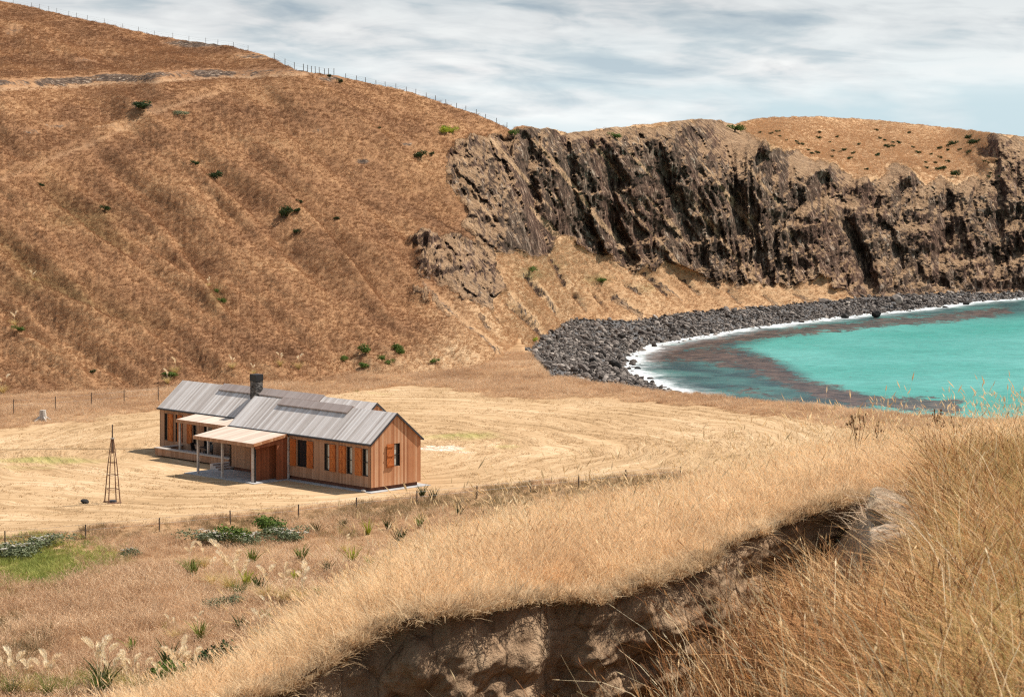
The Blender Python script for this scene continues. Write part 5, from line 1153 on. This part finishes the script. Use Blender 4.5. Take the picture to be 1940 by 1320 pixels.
# dead thistles on the knoll
def thistle(px, Y, s, seed, label):
    r = np.random.default_rng(seed); z = float(knoll_z(np.array(float(px)), np.array(float(Y)))); o = empty('dead_thistle', ((px-CX)/F*Y, Y, z-.02), seed, s); tag(o, label, 'dried plant', 'dried seed plants on the knoll')
    m = MB(); hd = MB()
    for k in range(7):
        a = r.uniform(0, 6.28); top = (math.cos(a)*.16*r.uniform(.4, 1.3), math.sin(a)*.10, r.uniform(.55, .85)); mid = (top[0]*.35, top[1]*.35, .4)
        m.tube([(0,0,0), mid, top], .006, .003, 4)
        for j in range(3):
            q = (top[0]+r.uniform(-.06,.06), top[1]+r.uniform(-.03,.03), top[2]-r.uniform(.0,.12)); m.tube([(mid[0]*.5+top[0]*.5, mid[1]*.5+top[1]*.5, (mid[2]+top[2])/2), q], .003, .002, 3)
            hd.tube([(q[0],q[1],q[2]-.006), (q[0],q[1],q[2]+.012), (q[0],q[1],q[2]+.032)], .013, .008, 6)
    m.build('stem', M['dead'], o); hd.build('seed_heads', M['dead'], o)
thistle(1625, 21.5, .62, 3, 'dark dried thistle with the most seed heads on the knoll crest'); thistle(1668, 22.0, .5, 5, 'lower dried thistle right beside the fullest one'); thistle(1780, 23.5, .6, 8, 'dried thistle further right on the knoll crest'); thistle(1812, 24, .5, 11, 'smallest dried thistle, farthest right on the knoll crest')

# pale lump of earth at the end of the bank
def mat_clod():
    m, t = new_mat('pale_earth'); p = obj_co(t); a = t.noise(t.vmul(p, (1.0, 1.0, 1.6)), 3.0, 7, 0.7, 0.6); f = t.noise(t.vmul(p, (1, 1, 2.2)), 14.0, 5, 0.75, 1.0)
    c = t.mix(t.ramp(a, [(0.40, 0.0), (0.60, 1.0)]), (0.44, 0.29, 0.18), (0.76, 0.57, 0.39)); c = t.mix(1.0, c, t.ramp(f, [(0.35, 0.6), (0.6, 1.15)]), 'MULTIPLY')
    finish(t, c, 0.95, t.math('ADD', a, t.math('MULTIPLY', f, 0.5)), 1.0, 0.12, spec=0.05); return m
M['clod'] = mat_clod()
q = P(1694, 978, 14.6); cl = link('earth_clod', rock_mesh('earth_clod', M['clod'], 77, 4, (1.15, 1.3, 0.42), 1.1)); cl.location = q; cl.scale = (0.42, 0.55, 0.36); cl.rotation_euler = (0.30, 0.06, 0.15)
tag(cl, 'pale dry lump of earth at the upper right end of the eroded bank', 'earth clod')
# big rocks on the beach
def beach_pt(px, py):
    Y = ground_Y(py, -5.0)
    for _ in range(8): Y = (H-float(beach_z(np.array((px-CX)/F*Y), np.array(Y))))*F/(py-HZ)
    return P(px, py, Y)
for i, (px, py, s, mt, lb) in enumerate(((1166,698,1.75,'boulder_black','black boulder at the inner curve of the bay, darkest on the beach'),(1122,688,1.2,'boulder_black','dark boulder left of the darkest one on the beach'),(1110,645,1.1,'boulder','large grey boulder at the back of the beach'),
    (1290,608,1.3,'boulder','grey boulder at the top of the beach under the grassy slope'),(1660,600,1.6,'boulder_black','dark rock at the waterline under the far cliff'),(1600,603,1.5,'boulder_black','dark rock at the waterline left of the cliff cave'),(1700,572,2.2,'boulder','broad grey rock at the foot of the far cliff'),
    (1208,702,.8,'boulder_black','small black rock standing in the foam'),(1318,750,.8,'boulder_black','last black rock at the near end of the beach'),(1830,581,1.6,'boulder_black','wet rock in the foam below the far headland'))):
    p = beach_pt(px, py); o = link('large_boulder', rock_mesh('large_boulder', M[mt], 30+i, 3, (1.1, .95, .85))); o.location = (p[0], p[1], p[2]+s*.25); o.scale = (s,)*3; o.rotation_euler = (0, 0, i*1.3); tag(o, lb, 'boulder', 'large boulders on the beach')
